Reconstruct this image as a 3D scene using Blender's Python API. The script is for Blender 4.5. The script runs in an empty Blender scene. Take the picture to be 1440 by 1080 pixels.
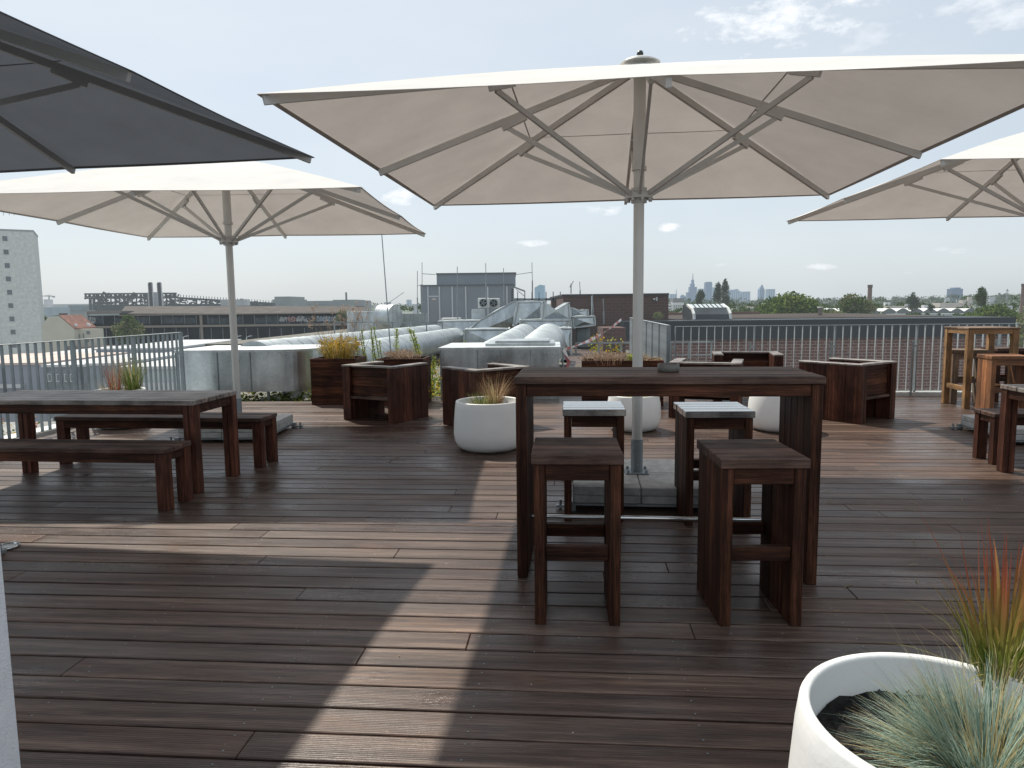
import bpy, bmesh, math, random
from mathutils import Vector, Matrix
R = random.Random(7)
rad = math.radians
sc = bpy.context.scene
COL = sc.collection

# ------------------------------------------------------------------ camera
F, YH, ROLL, H = 1000.0, 430.0, 0.65, 1.5
PITCH = math.atan((540 - YH) / F)
_r = rad(ROLL)
cF = Vector((0, math.cos(PITCH), -math.sin(PITCH)))
_R0 = Vector((1, 0, 0)); _U0 = Vector((0, math.sin(PITCH), math.cos(PITCH)))
cR = _R0 * math.cos(_r) - _U0 * math.sin(_r)
cU = _R0 * math.sin(_r) + _U0 * math.cos(_r)
EYE = Vector((0, 0, H))
def at(px, py, Y=None, z=None):
    """point of the world seen at photo pixel (px, py): at distance Y or at height z"""
    d = cF + cR * ((px - 720) / F) - cU * ((py - 540) / F)
    t = (Y / d.y) if Y is not None else ((z - H) / d.z)
    return EYE + d * t
cam = bpy.data.cameras.new("camera"); co = bpy.data.objects.new("camera", cam); COL.objects.link(co)
cam.sensor_width = 36; cam.lens = F / 1440 * 36; cam.clip_start = .05; cam.clip_end = 30000
M = Matrix((cR, cU, -cF)).transposed().to_4x4(); M.translation = EYE
co.matrix_world = M
sc.camera = co

# ------------------------------------------------------------------ materials
def node(nt, t, **k):
    n = nt.nodes.new(t)
    for a, b in k.items(): setattr(n, a, b)
    return n
def newmat(name):
    m = bpy.data.materials.new(name); m.use_nodes = True
    nt = m.node_tree; b = nt.nodes['Principled BSDF']
    return m, nt, b
def rgba(c): return (c[0], c[1], c[2], 1)
def mixcol(nt, fac, a, b, blend='MIX'):
    n = node(nt, 'ShaderNodeMix', data_type='RGBA', blend_type=blend)
    for s, v in ((0, fac), (6, a), (7, b)):
        if hasattr(v, 'links') or hasattr(v, 'is_linked'): nt.links.new(v, n.inputs[s])
        elif isinstance(v, (int, float)): n.inputs[s].default_value = v
        else: n.inputs[s].default_value = rgba(v)
    return n.outputs[2]
def ramp(nt, sock, stops):
    n = node(nt, 'ShaderNodeValToRGB'); e = n.color_ramp.elements
    e[0].position, e[0].color = stops[0][0], rgba(stops[0][1])
    e[1].position, e[1].color = stops[-1][0], rgba(stops[-1][1])
    for p, c in stops[1:-1]:
        k = e.new(p); k.color = rgba(c)
    nt.links.new(sock, n.inputs[0]); return n.outputs[0]
def noise(nt, scale, detail=4, vec=None, rough=.55, mapscale=None, obj=True):
    tc = node(nt, 'ShaderNodeTexCoord')
    src = tc.outputs['Object']
    if mapscale:
        mp = node(nt, 'ShaderNodeMapping'); mp.inputs['Scale'].default_value = mapscale
        nt.links.new(src, mp.inputs[0]); src = mp.outputs[0]
    n = node(nt, 'ShaderNodeTexNoise'); n.inputs['Scale'].default_value = scale
    n.inputs['Detail'].default_value = detail; n.inputs['Roughness'].default_value = rough
    nt.links.new(src, n.inputs['Vector']); return n.outputs[0]
def bump(nt, b, sock, strength=.3, dist=.01):
    n = node(nt, 'ShaderNodeBump'); n.inputs['Strength'].default_value = strength; n.inputs['Distance'].default_value = dist
    nt.links.new(sock, n.inputs['Height']); nt.links.new(n.outputs[0], b.inputs['Normal'])
def plain(name, col, rough=.6, metal=0, var=.25, scale=6, bmp=.15, bd=.004, spec=None, mapscale=None):
    m, nt, b = newmat(name)
    n = noise(nt, scale, 5, mapscale=mapscale)
    lo = tuple(c * (1 - var) for c in col); hi = tuple(min(1, c * (1 + var)) for c in col)
    nt.links.new(ramp(nt, n, [(.3, lo), (.7, hi)]), b.inputs['Base Color'])
    b.inputs['Roughness'].default_value = rough; b.inputs['Metallic'].default_value = metal
    if spec is not None: b.inputs['Specular IOR Level'].default_value = spec
    if bmp: bump(nt, b, noise(nt, scale * 8, 3), bmp, bd)
    return m
def wood(name, dark, light, axis='x', rough=.5, weather=None, wamt=.0, spec=.5):
    """planks: grain stretched along axis, tint per plank"""
    m, nt, b = newmat(name)
    s = {'x': (.6, 14, 14), 'y': (14, .6, 14), 'z': (14, 14, .6)}[axis]
    s2 = tuple(v * 5 for v in s)
    g = noise(nt, 1.6, 6, mapscale=s, rough=.65)
    fine = noise(nt, 2.5, 3, mapscale=s2, rough=.7)
    geo = node(nt, 'ShaderNodeNewGeometry')
    c = ramp(nt, g, [(.32, dark), (.5, tuple((a + 2 * d) / 3 for a, d in zip(light, dark))), (.68, light)])
    c = mixcol(nt, 1.0, c, ramp(nt, geo.outputs['Random Per Island'], [(0, (.62, .6, .58)), (.5, (.95, .93, .92)), (1, (1.3, 1.22, 1.15))]), 'MULTIPLY')
    c = mixcol(nt, .8, c, ramp(nt, fine, [(.36, (.3, .3, .3)), (.6, (1.25, 1.25, 1.25))]), 'MULTIPLY')
    blot = noise(nt, 3.2, 4, rough=.6)
    c = mixcol(nt, 1.0, c, ramp(nt, blot, [(.33, (.60, .58, .57)), (.5, (1, 1, 1)), (.68, (1.35, 1.3, 1.28))]), 'MULTIPLY')
    if weather:
        w = noise(nt, 3.0, 5, rough=.7)
        wf = node(nt, 'ShaderNodeMapRange'); wf.inputs[1].default_value = .4; wf.inputs[2].default_value = .7
        wf.inputs[3].default_value = 0; wf.inputs[4].default_value = wamt
        nt.links.new(w, wf.inputs[0]); c = mixcol(nt, wf.outputs[0], c, weather)
    nt.links.new(c, b.inputs['Base Color'])
    rr = node(nt, 'ShaderNodeMapRange'); rr.inputs[3].default_value = rough - .12; rr.inputs[4].default_value = rough + .18
    nt.links.new(fine, rr.inputs[0]); nt.links.new(rr.outputs[0], b.inputs['Roughness'])
    b.inputs['Specular IOR Level'].default_value = spec
    bump(nt, b, fine, .35, .003)
    return m
def galv(name, col=(.5, .53, .54), rough=.38, metal=.85, scale=9, reflect_streak=.3):
    m, nt, b = newmat(name)
    tc = node(nt, 'ShaderNodeTexCoord')
    v = node(nt, 'ShaderNodeTexVoronoi'); v.inputs['Scale'].default_value = scale * 5
    nt.links.new(tc.outputs['Object'], v.inputs['Vector'])
    n = noise(nt, 2.2, 5)
    c = ramp(nt, n, [(.3, tuple(k * .78 for k in col)), (.7, tuple(min(1, k * 1.15) for k in col))])
    hb = node(nt, 'ShaderNodeRGBToBW'); nt.links.new(v.outputs['Color'], hb.inputs[0])
    c = mixcol(nt, .5, c, ramp(nt, hb.outputs[0], [(.2, (.86, .86, .86)), (.8, (1.08, 1.08, 1.08))]), 'MULTIPLY')
    st = noise(nt, 1.5, 4, mapscale=(2.2, 2.2, .25))  # upright bands that paint metal reflections into the base colour
    c = mixcol(nt, reflect_streak, c, ramp(nt, st, [(.35, (.42, .42, .43)), (.6, (1.1, 1.1, 1.1))]), 'MULTIPLY')
    nt.links.new(c, b.inputs['Base Color'])
    rr = node(nt, 'ShaderNodeMapRange'); rr.inputs[3].default_value = rough - .12; rr.inputs[4].default_value = rough + .22
    nt.links.new(n, rr.inputs[0]); nt.links.new(rr.outputs[0], b.inputs['Roughness'])
    b.inputs['Metallic'].default_value = metal
    bump(nt, b, noise(nt, 1.5, 2, mapscale=(1.6, 1.6, .5)), .4, .05)
    return m
def fabric(name, col, trans, tcol=None, mixf=.45):
    m = bpy.data.materials.new(name); m.use_nodes = True; nt = m.node_tree; nt.nodes.clear()
    out = node(nt, 'ShaderNodeOutputMaterial'); d = node(nt, 'ShaderNodeBsdfDiffuse'); t = node(nt, 'ShaderNodeBsdfTranslucent')
    mx = node(nt, 'ShaderNodeMixShader')
    n = noise(nt, 2.2, 6, rough=.6); fine = noise(nt, 160, 2)
    c = ramp(nt, n, [(.3, tuple(k * .9 for k in col)), (.7, col)])
    c = mixcol(nt, .35, c, ramp(nt, fine, [(.3, (.8, .8, .8)), (.7, (1.06, 1.06, 1.06))]), 'MULTIPLY')
    nt.links.new(c, d.inputs[0])
    tc_ = tcol or col
    nt.links.new(ramp(nt, n, [(.25, tuple(k * .8 for k in tc_)), (.75, tc_)]), t.inputs[0])
    bn = node(nt, 'ShaderNodeBump'); bn.inputs['Strength'].default_value = .5; bn.inputs['Distance'].default_value = .05
    nt.links.new(noise(nt, 1.7, 3, mapscale=(1, 1, .3)), bn.inputs['Height'])
    nt.links.new(bn.outputs[0], d.inputs['Normal'])
    mx.inputs[0].default_value = trans
    nt.links.new(d.outputs[0], mx.inputs[1]); nt.links.new(t.outputs[0], mx.inputs[2]); nt.links.new(mx.outputs[0], out.inputs[0])
    return m
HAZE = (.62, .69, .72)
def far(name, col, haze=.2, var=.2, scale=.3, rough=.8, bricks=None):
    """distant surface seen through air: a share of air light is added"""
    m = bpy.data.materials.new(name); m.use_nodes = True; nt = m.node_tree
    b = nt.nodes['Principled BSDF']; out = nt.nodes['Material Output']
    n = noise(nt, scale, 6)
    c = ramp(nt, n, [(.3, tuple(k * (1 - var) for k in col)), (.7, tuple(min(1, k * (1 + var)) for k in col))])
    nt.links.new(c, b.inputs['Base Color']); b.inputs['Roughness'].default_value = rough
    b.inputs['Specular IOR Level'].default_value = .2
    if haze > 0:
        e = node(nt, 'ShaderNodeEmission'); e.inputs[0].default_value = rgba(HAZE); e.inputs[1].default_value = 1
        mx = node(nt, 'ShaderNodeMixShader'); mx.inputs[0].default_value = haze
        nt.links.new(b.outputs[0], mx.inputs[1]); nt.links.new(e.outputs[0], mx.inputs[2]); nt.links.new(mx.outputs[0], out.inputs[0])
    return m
def leafm(name, c1, c2, haze=0, trans=.35):
    m = bpy.data.materials.new(name); m.use_nodes = True; nt = m.node_tree; nt.nodes.clear()
    out = node(nt, 'ShaderNodeOutputMaterial'); d = node(nt, 'ShaderNodeBsdfDiffuse'); t = node(nt, 'ShaderNodeBsdfTranslucent')
    mx = node(nt, 'ShaderNodeMixShader'); mx.inputs[0].default_value = trans
    geo = node(nt, 'ShaderNodeNewGeometry')
    c = ramp(nt, geo.outputs['Random Per Island'], [(0, c1), (1, c2)])
    nt.links.new(c, d.inputs[0]); nt.links.new(c, t.inputs[0])
    nt.links.new(d.outputs[0], mx.inputs[1]); nt.links.new(t.outputs[0], mx.inputs[2])
    last = mx.outputs[0]
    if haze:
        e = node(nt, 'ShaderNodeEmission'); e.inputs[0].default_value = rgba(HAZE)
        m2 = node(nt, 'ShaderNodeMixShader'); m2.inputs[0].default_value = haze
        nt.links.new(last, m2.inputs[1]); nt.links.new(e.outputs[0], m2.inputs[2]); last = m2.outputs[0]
    nt.links.new(last, out.inputs[0]); return m
def brickm(name, c1, c2, mortar, bw=.25, bh=.085, ms=.012, haze=0, axis='xz'):
    m, nt, b = newmat(name); out = nt.nodes['Material Output']
    tc = node(nt, 'ShaderNodeTexCoord'); sp = node(nt, 'ShaderNodeSeparateXYZ'); cb = node(nt, 'ShaderNodeCombineXYZ')
    nt.links.new(tc.outputs['Object'], sp.inputs[0])
    add = node(nt, 'ShaderNodeMath', operation='ADD')
    nt.links.new(sp.outputs['X'], add.inputs[0]); nt.links.new(sp.outputs['Y'], add.inputs[1])
    nt.links.new(add.outputs[0], cb.inputs[0]); nt.links.new(sp.outputs['Z'], cb.inputs[1])
    br = node(nt, 'ShaderNodeTexBrick'); nt.links.new(cb.outputs[0], br.inputs['Vector'])
    br.inputs['Color1'].default_value = rgba(c1); br.inputs['Color2'].default_value = rgba(c2); br.inputs['Mortar'].default_value = rgba(mortar)
    br.inputs['Scale'].default_value = 1; br.inputs['Brick Width'].default_value = bw; br.inputs['Row Height'].default_value = bh
    br.inputs['Mortar Size'].default_value = ms
    n = noise(nt, .5, 5)
    c = mixcol(nt, .5, br.outputs['Color'], ramp(nt, n, [(.3, (.65, .65, .65)), (.7, (1.2, 1.15, 1.1))]), 'MULTIPLY')
    nt.links.new(c, b.inputs['Base Color']); b.inputs['Roughness'].default_value = .85
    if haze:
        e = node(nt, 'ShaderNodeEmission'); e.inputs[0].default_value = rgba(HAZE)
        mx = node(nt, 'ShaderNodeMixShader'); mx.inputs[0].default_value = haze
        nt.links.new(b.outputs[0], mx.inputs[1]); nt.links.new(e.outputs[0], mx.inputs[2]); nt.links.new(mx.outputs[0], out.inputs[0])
    return m

def deck_material():
    m, nt, b = newmat('deck_wood')
    geo = node(nt, 'ShaderNodeNewGeometry')
    g = noise(nt, 1.5, 6, mapscale=(.5, 16, 16), rough=.65)
    fine = noise(nt, 2.2, 4, mapscale=(2.5, 80, 20), rough=.7)
    c = ramp(nt, g, [(.30, (.036, .022, .018)), (.5, (.088, .057, .045)), (.72, (.205, .143, .112))])
    c = mixcol(nt, 1.0, c, ramp(nt, geo.outputs['Random Per Island'], [(0, (.80, .76, .75)), (.35, (.95, .92, .91)), (.7, (1.08, 1.04, 1.0)), (1, (1.3, 1.22, 1.15))]), 'MULTIPLY')
    # worn reddish and greyish patches
    w = noise(nt, .9, 5, mapscale=(.7, 2.2, 1), rough=.6)
    wf = node(nt, 'ShaderNodeMapRange'); wf.inputs[1].default_value = .5; wf.inputs[2].default_value = .75; wf.inputs[4].default_value = .55
    nt.links.new(w, wf.inputs[0]); c = mixcol(nt, wf.outputs[0], c, (.14, .115, .10))
    w2 = noise(nt, 2.3, 4, mapscale=(.8, 2.5, 1))
    wf2 = node(nt, 'ShaderNodeMapRange'); wf2.inputs[1].default_value = .6; wf2.inputs[2].default_value = .75; wf2.inputs[4].default_value = .5
    nt.links.new(w2, wf2.inputs[0]); c = mixcol(nt, wf2.outputs[0], c, (.16, .075, .04))
    c = mixcol(nt, .85, c, ramp(nt, fine, [(.35, (.42, .42, .42)), (.6, (1.2, 1.2, 1.2))]), 'MULTIPLY')
    # dark damp stains
    st = noise(nt, 1.1, 3, mapscale=(.8, 3, 1))
    sf = node(nt, 'ShaderNodeMapRange'); sf.inputs[1].default_value = .62; sf.inputs[2].default_value = .7; sf.inputs[4].default_value = .5
    nt.links.new(st, sf.inputs[0]); c = mixcol(nt, sf.outputs[0], c, (.03, .022, .019))
    # specks of grit
    sp = noise(nt, 55, 2, rough=.4)
    c = mixcol(nt, ramp(nt, sp, [(.76, (0, 0, 0)), (.79, (1, 1, 1))]), c, (.4, .37, .33))
    nt.links.new(c, b.inputs['Base Color'])
    rr = node(nt, 'ShaderNodeMapRange'); rr.inputs[1].default_value = .3; rr.inputs[2].default_value = .7
    rr.inputs[3].default_value = .55; rr.inputs[4].default_value = .22
    nt.links.new(w, rr.inputs[0])
    r2 = node(nt, 'ShaderNodeMath', operation='ADD'); rq = node(nt, 'ShaderNodeMapRange'); rq.inputs[3].default_value = -.08; rq.inputs[4].default_value = .12
    nt.links.new(geo.outputs['Random Per Island'], rq.inputs[0]); nt.links.new(rr.outputs[0], r2.inputs[0]); nt.links.new(rq.outputs[0], r2.inputs[1])
    wet = noise(nt, .75, 3, mapscale=(.8, 1.9, 1), rough=.5); wm = node(nt, 'ShaderNodeMapRange'); wm.inputs[1].default_value = .56; wm.inputs[2].default_value = .64
    nt.links.new(wet, wm.inputs[0])
    fr_ = node(nt, 'ShaderNodeMix', data_type='FLOAT'); nt.links.new(wm.outputs[0], fr_.inputs[0]); nt.links.new(r2.outputs[0], fr_.inputs[2]); fr_.inputs[3].default_value = .13
    nt.links.new(fr_.outputs[0], b.inputs['Roughness'])
    b.inputs['Specular IOR Level'].default_value = .36
    # fluted board surface: fine grooves along the board
    tc = node(nt, 'ShaderNodeTexCoord'); wv = node(nt, 'ShaderNodeTexWave'); wv.bands_direction = 'Y'; wv.inputs['Scale'].default_value = 30
    wv.inputs['Distortion'].default_value = .6
    nt.links.new(tc.outputs['Object'], wv.inputs['Vector'])
    ad = node(nt, 'ShaderNodeMath', operation='MULTIPLY_ADD'); ad.inputs[1].default_value = .35
    nt.links.new(wv.outputs[0], ad.inputs[0]); nt.links.new(fine, ad.inputs[2])
    bump(nt, b, ad.outputs[0], .45, .003)
    return m

W_DARK, W_LIGHT = (.020, .008, .005), (.165, .066, .037)
mt = {}
for a in 'xyz':
    mt['wood_' + a] = wood('dark_wood_' + a, W_DARK, W_LIGHT, a, .55, spec=.15)
    mt['pine_' + a] = wood('pale_wood_' + a, (.26, .135, .05), (.52, .32, .15), a, .55)
    mt['orange_' + a] = wood('orange_wood_' + a, (.20, .08, .03), (.42, .19, .08), a, .5)
    mt['grey_' + a] = wood('weathered_wood_' + a, (.15, .10, .065), (.34, .24, .16), a, .65)
mt['top_x'] = wood('weathered_top', (.04, .021, .016), (.21, .115, .082), 'x', .55, (.2, .16, .14), .25, spec=.25)
mt['top_grey'] = wood('weathered_glare_top', (.085, .066, .058), (.40, .33, .29), 'x', .42, (.42, .40, .37), .6)  # weathered grey, made paler to put sky glare into the colour
mt['top_wet_glare'] =  wood('wet_glare_top', (.05, .04, .035), (.22, .19, .17), 'x', .22, (.3, .3, .3), .7, spec=1.0)  # water film as gloss; the paler grey paints in sky glare
_b = mt['top_wet_glare'].node_tree.nodes['Principled BSDF']; _b.inputs['Coat Weight'].default_value = 1; _b.inputs['Coat Roughness'].default_value = .06; _b.inputs['Coat IOR'].default_value = 1.75
mt['red_y'] = wood('reddish_wood', (.034, .013, .009), (.19, .072, .044), 'z', .5, spec=.18)
mt['deck'] = deck_material()
mt['joist'] = plain('dark_joist', (.006, .005, .005), .95, 0, .3, 4, 0, spec=.1)
mt['canopy'] = fabric('beige_canvas', (.90, .88, .85), .25, (.55, .50, .465))
mt['canopy_dark'] = fabric('charcoal_canvas', (.15, .158, .178), .22, (.15, .165, .19))
mt['seam'] = plain('canvas_seam', (.50, .47, .45), .8, 0, .1, 5, 0)
mt['pole'] = plain('grey_coated_aluminium', (.62, .61, .58), .42, .25, .08, 3, .05)
mt['pole2'] = plain('grey_rib_aluminium', (.55, .54, .52), .45, .2, .1, 3, .05)
mt['pole3'] = plain('dark_grey_rib', (.30, .30, .30), .5, .1, .1, 3, .05)
mt['ash'] = plain('dull_tin', (.13, .12, .11), .45, .4, .2, 9, .1)
mt['galv_l'] = galv('light_galvanised_steel', (.58, .61, .62), .45, .6)
mt['knob'] = plain('black_plastic', (.025, .03, .03), .4, 0, .2, 9, 0)
mt['galv'] = galv('galvanised_steel', (.36, .39, .40), .45, .7)
mt['galv_d'] = galv('dull_galvanised_steel', (.30, .34, .36), .5, .55)
mt['duct'] = galv('duct_sheet_metal', (.52, .56, .57), .27, .92, 6, .45)
mt['duct_seam'] = galv('duct_seam_metal', (.24, .26, .27), .5, .6, 5)
mt['duct_round'] = galv('round_duct_sheet', (.44, .48, .49), .42, .6, 5, .2)
mt['duct_w'] = galv('bright_duct_sheet', (.54, .58, .59), .42, .6, 5)
mt['chrome'] = plain('polished_steel', (.62, .62, .62), .18, 1, .05, 4, 0)
mt['concrete'] = plain('concrete_slab', (.46, .46, .45), .85, 0, .25, 14, .4, .004)
mt['concrete_l'] = plain('pale_concrete', (.44, .45, .44), .85, 0, .25, 11, .4, .004)
mt['pot'] = plain('white_pot_glaze', (.80, .80, .785), .42, 0, .03, 5, .35, .003)
def _dirt(m, z0, z1, col, amt):
    nt = m.node_tree; b = nt.nodes['Principled BSDF']; src = b.inputs['Base Color'].links[0].from_socket
    tc = node(nt, 'ShaderNodeTexCoord'); sp = node(nt, 'ShaderNodeSeparateXYZ'); nt.links.new(tc.outputs['Object'], sp.inputs[0])
    mr = node(nt, 'ShaderNodeMapRange'); mr.inputs[1].default_value = z1; mr.inputs[2].default_value = z0; mr.inputs[4].default_value = amt
    nt.links.new(sp.outputs['Z'], mr.inputs[0]); n = noise(nt, 9, 5); mu = node(nt, 'ShaderNodeMath', operation='MULTIPLY'); nt.links.new(mr.outputs[0], mu.inputs[0]); nt.links.new(n, mu.inputs[1])
    nt.links.new(mixcol(nt, mu.outputs[0], src, col), b.inputs['Base Color'])
_dirt(mt['pot'], 0, .07, (.30, .26, .22), 1.1)
mt['plaster'] = plain('white_plaster', (.74, .76, .80), .75, 0, .04, 20, .9, .006)
mt['soil'] = plain('dark_soil', (.016, .013, .011), .95, 0, .6, 30, 1, .02)
mt['stone'] = plain('speckled_stone', (.42, .41, .40), .8, 0, .35, 40, .4, .004)
mt['roof'] = plain('roof_gravel', (.15, .145, .125), .95, 0, .4, 3, .8, .02)
mt['asphalt'] = plain('asphalt_ground', (.10, .105, .10), .95, 0, .4, .02, 0)
mt['white_led'] = plain('frosted_light_glass', (.75, .75, .72), .3, 0, .03, 5, 0)
mt['kerb'] = plain('pale_kerb', (.62, .63, .62), .7, 0, .12, 3, .1)

# ------------------------------------------------------------------ mesh builder
class MB:
    def __init__(s): s.v = []; s.f = []; s.m = []; s.sm = []
    def add(s, vs, fs, mi=0, smooth=False):
        o = len(s.v); s.v += [tuple(v) for v in vs]
        for f in fs: s.f.append(tuple(i + o for i in f)); s.m.append(mi); s.sm.append(smooth)
    def box(s, x0, x1, y0, y1, z0, z1, mi=0, ch=0.0):
        if ch <= 0:
            vs = [(x, y, z) for z in (z0, z1) for y in (y0, y1) for x in (x0, x1)]
            s.add(vs, [(0, 2, 3, 1), (4, 5, 7, 6), (0, 1, 5, 4), (2, 6, 7, 3), (0, 4, 6, 2), (1, 3, 7, 5)], mi); return
        # chamfered box
        c = ch; X = (x0, x1); Y = (y0, y1); Z = (z0, z1); vs = []; idx = {}
        for i in (0, 1):
            for j in (0, 1):
                for k in (0, 1):
                    sx, sy, sz = (1 - 2 * i), (1 - 2 * j), (1 - 2 * k)
                    idx[i, j, k, 'x'] = len(vs); vs.append((X[i], Y[j] + sy * c, Z[k] + sz * c))
                    idx[i, j, k, 'y'] = len(vs); vs.append((X[i] + sx * c, Y[j], Z[k] + sz * c))
                    idx[i, j, k, 'z'] = len(vs); vs.append((X[i] + sx * c, Y[j] + sy * c, Z[k]))
        fs = []
        for i in (0, 1):
            q = [idx[i, 0, 0, 'x'], idx[i, 1, 0, 'x'], idx[i, 1, 1, 'x'], idx[i, 0, 1, 'x']]; fs.append(q if i else q[::-1])
            q = [idx[0, i, 0, 'y'], idx[1, i, 0, 'y'], idx[1, i, 1, 'y'], idx[0, i, 1, 'y']]; fs.append(q[::-1] if i else q)
            q = [idx[0, 0, i, 'z'], idx[1, 0, i, 'z'], idx[1, 1, i, 'z'], idx[0, 1, i, 'z']]; fs.append(q if i else q[::-1])
        for a in (0, 1):
            for b in (0, 1):
                q = [idx[0, a, b, 'y'], idx[1, a, b, 'y'], idx[1, a, b, 'z'], idx[0, a, b, 'z']]; fs.append(q[::-1] if (a + b) % 2 else q)
                q = [idx[a, 0, b, 'z'], idx[a, 1, b, 'z'], idx[a, 1, b, 'x'], idx[a, 0, b, 'x']]; fs.append(q[::-1] if (a + b) % 2 else q)
                q = [idx[a, b, 0, 'x'], idx[a, b, 1, 'x'], idx[a, b, 1, 'y'], idx[a, b, 0, 'y']]; fs.append(q[::-1] if (a + b) % 2 else q)
        for i in (0, 1):
            for j in (0, 1):
                for k in (0, 1):
                    q = [idx[i, j, k, 'x'], idx[i, j, k, 'y'], idx[i, j, k, 'z']]; fs.append(q if (i + j + k) % 2 else q[::-1])
        s.add(vs, fs, mi)
    def tube(s, pts, r, n=10, mi=0, caps=True, r1=None, smooth=True):
        pts = [Vector(p) for p in pts]; vs = []; L = len(pts)
        for i, p in enumerate(pts):
            d = (pts[min(i + 1, L - 1)] - pts[max(i - 1, 0)]).normalized()
            up = Vector((0, 0, 1)) if abs(d.z) < .95 else Vector((1, 0, 0))
            a = d.cross(up).normalized(); b = a.cross(d)
            rr = r if r1 is None else r + (r1 - r) * i / (L - 1)
            for k in range(n):
                t = 2 * math.pi * k / n; vs.append(p + a * math.cos(t) * rr + b * math.sin(t) * rr)
        fs = [(i * n + k, i * n + (k + 1) % n, (i + 1) * n + (k + 1) % n, (i + 1) * n + k) for i in range(L - 1) for k in range(n)]
        s.add(vs, fs, mi, smooth)
        if caps:
            s.add(vs[:n], [tuple(range(n))[::-1]], mi); s.add(vs[-n:], [tuple(range(n))], mi)
    def bar(s, p, q, w, h, mi=0):
        """rectangular bar from p to q, w wide (horizontal), h high"""
        p, q = Vector(p), Vector(q); d = (q - p).normalized()
        up = Vector((0, 0, 1)) if abs(d.z) < .98 else Vector((0, 1, 0))
        a = d.cross(up).normalized() * (w / 2); b = a.cross(d).normalized() * (h / 2)
        vs = [p - a - b, p + a - b, p + a + b, p - a + b, q - a - b, q + a - b, q + a + b, q - a + b]
        s.add(vs, [(0, 1, 2, 3), (7, 6, 5, 4), (0, 4, 5, 1), (1, 5, 6, 2), (2, 6, 7, 3), (3, 7, 4, 0)], mi)
    def lathe(s, prof, n=48, mi=0, c=(0, 0, 0), smooth=True):
        vs = [(c[0] + r * math.cos(2 * math.pi * k / n), c[1] + r * math.sin(2 * math.pi * k / n), c[2] + z) for r, z in prof for k in range(n)]
        fs = [(i * n + k, i * n + (k + 1) % n, (i + 1) * n + (k + 1) % n, (i + 1) * n + k) for i in range(len(prof) - 1) for k in range(n)]
        s.add(vs, fs, mi, smooth)
    def prism(s, poly, z0, z1, mi=0):
        n = len(poly); vs = [(x, y, z0) for x, y in poly] + [(x, y, z1) for x, y in poly]
        s.add(vs, [tuple(range(n))[::-1], tuple(range(n, 2 * n))] + [(i, (i + 1) % n, n + (i + 1) % n, n + i) for i in range(n)], mi)
    def build(s, name, mats, parent=None, loc=None, rz=0, label=None, cat=None, group=None, kind=None):
        me = bpy.data.meshes.new(name); me.from_pydata(s.v, [], s.f)
        for m in (mats if isinstance(mats, (list, tuple)) else [mats]): me.materials.append(m)
        me.polygons.foreach_set('material_index', s.m); me.polygons.foreach_set('use_smooth', s.sm); me.update()
        o = bpy.data.objects.new(name, me); COL.objects.link(o)
        if parent: o.parent = parent
        if loc is not None: o.location = loc
        o.rotation_euler.z = rz
        return tag(o, label, cat, group, kind)
def tag(o, label=None, cat=None, group=None, kind=None):
    for k, v in (('label', label), ('category', cat), ('group', group), ('kind', kind)):
        if v: o[k] = v
    return o
def thing(name, loc, rz, label, cat, group=None):
    o = bpy.data.objects.new(name, None); COL.objects.link(o); o.location = loc; o.rotation_euler.z = rz; o.empty_display_size = .2
    return tag(o, label, cat, group)
def kids(o): return [c for c in bpy.data.objects if c.parent == o]
def dup(o, loc=None, rz=None, label=None, parent=None):
    c = o.copy(); COL.objects.link(c)
    if parent: c.parent = parent
    if loc is not None: c.location = loc
    if rz is not None: c.rotation_euler.z = rz
    if label: c['label'] = label
    for k in kids(o): dup(k, parent=c)
    return c
def fwd(yaw): a = rad(yaw); return Vector((math.sin(a), math.cos(a), 0))
def rgt(yaw): a = rad(yaw); return Vector((math.cos(a), -math.sin(a), 0))
TH = 4.6                                    # yaw of the deck grid, clockwise
def W(u, v, z=0): p = rgt(TH) * u + fwd(TH) * v; return Vector((p.x, p.y, z))
RZ = -rad(TH)

# ------------------------------------------------------------------ world and sun
SX, SY = .387, -.598                         # shadow drift per metre of height
sun_dir = Vector((-SX, -SY, 1)).normalized()
EL = math.asin(sun_dir.z); AZ = math.atan2(sun_dir.x, sun_dir.y)
w = bpy.data.worlds.new("World"); sc.world = w; w.use_nodes = True; nt = w.node_tree
bg = nt.nodes['Background']
sky = node(nt, 'ShaderNodeTexSky', sky_type='NISHITA'); sky.sun_disc = False
sky.sun_elevation = EL; sky.sun_rotation = AZ; sky.air_density = 1.0; sky.dust_density = 2.2; sky.ozone_density = 1.5; sky.altitude = 100
tcw = node(nt, 'ShaderNodeTexCoord')
def vdot(vec):
    n = node(nt, 'ShaderNodeVectorMath', operation='DOT_PRODUCT'); nt.links.new(tcw.outputs['Generated'], n.inputs[0]); n.inputs[1].default_value = vec
    return n.outputs['Value']
def mth(op, a, b=None, c=None, clamp=False):
    n = node(nt, 'ShaderNodeMath', operation=op); n.use_clamp = clamp
    for i, v in enumerate((a, b, c)):
        if v is None: continue
        if isinstance(v, (int, float)): n.inputs[i].default_value = v
        else: nt.links.new(v, n.inputs[i])
    return n.outputs[0]
nz = node(nt, 'ShaderNodeTexNoise'); nz.inputs['Scale'].default_value = 26; nz.inputs['Detail'].default_value = 8; nz.inputs['Roughness'].default_value = .62
mpw = node(nt, 'ShaderNodeMapping'); mpw.inputs['Scale'].default_value = (1, 1, 2.2)
nt.links.new(tcw.outputs['Generated'], mpw.inputs[0]); nt.links.new(mpw.outputs[0], nz.inputs['Vector'])
clouds = None
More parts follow.
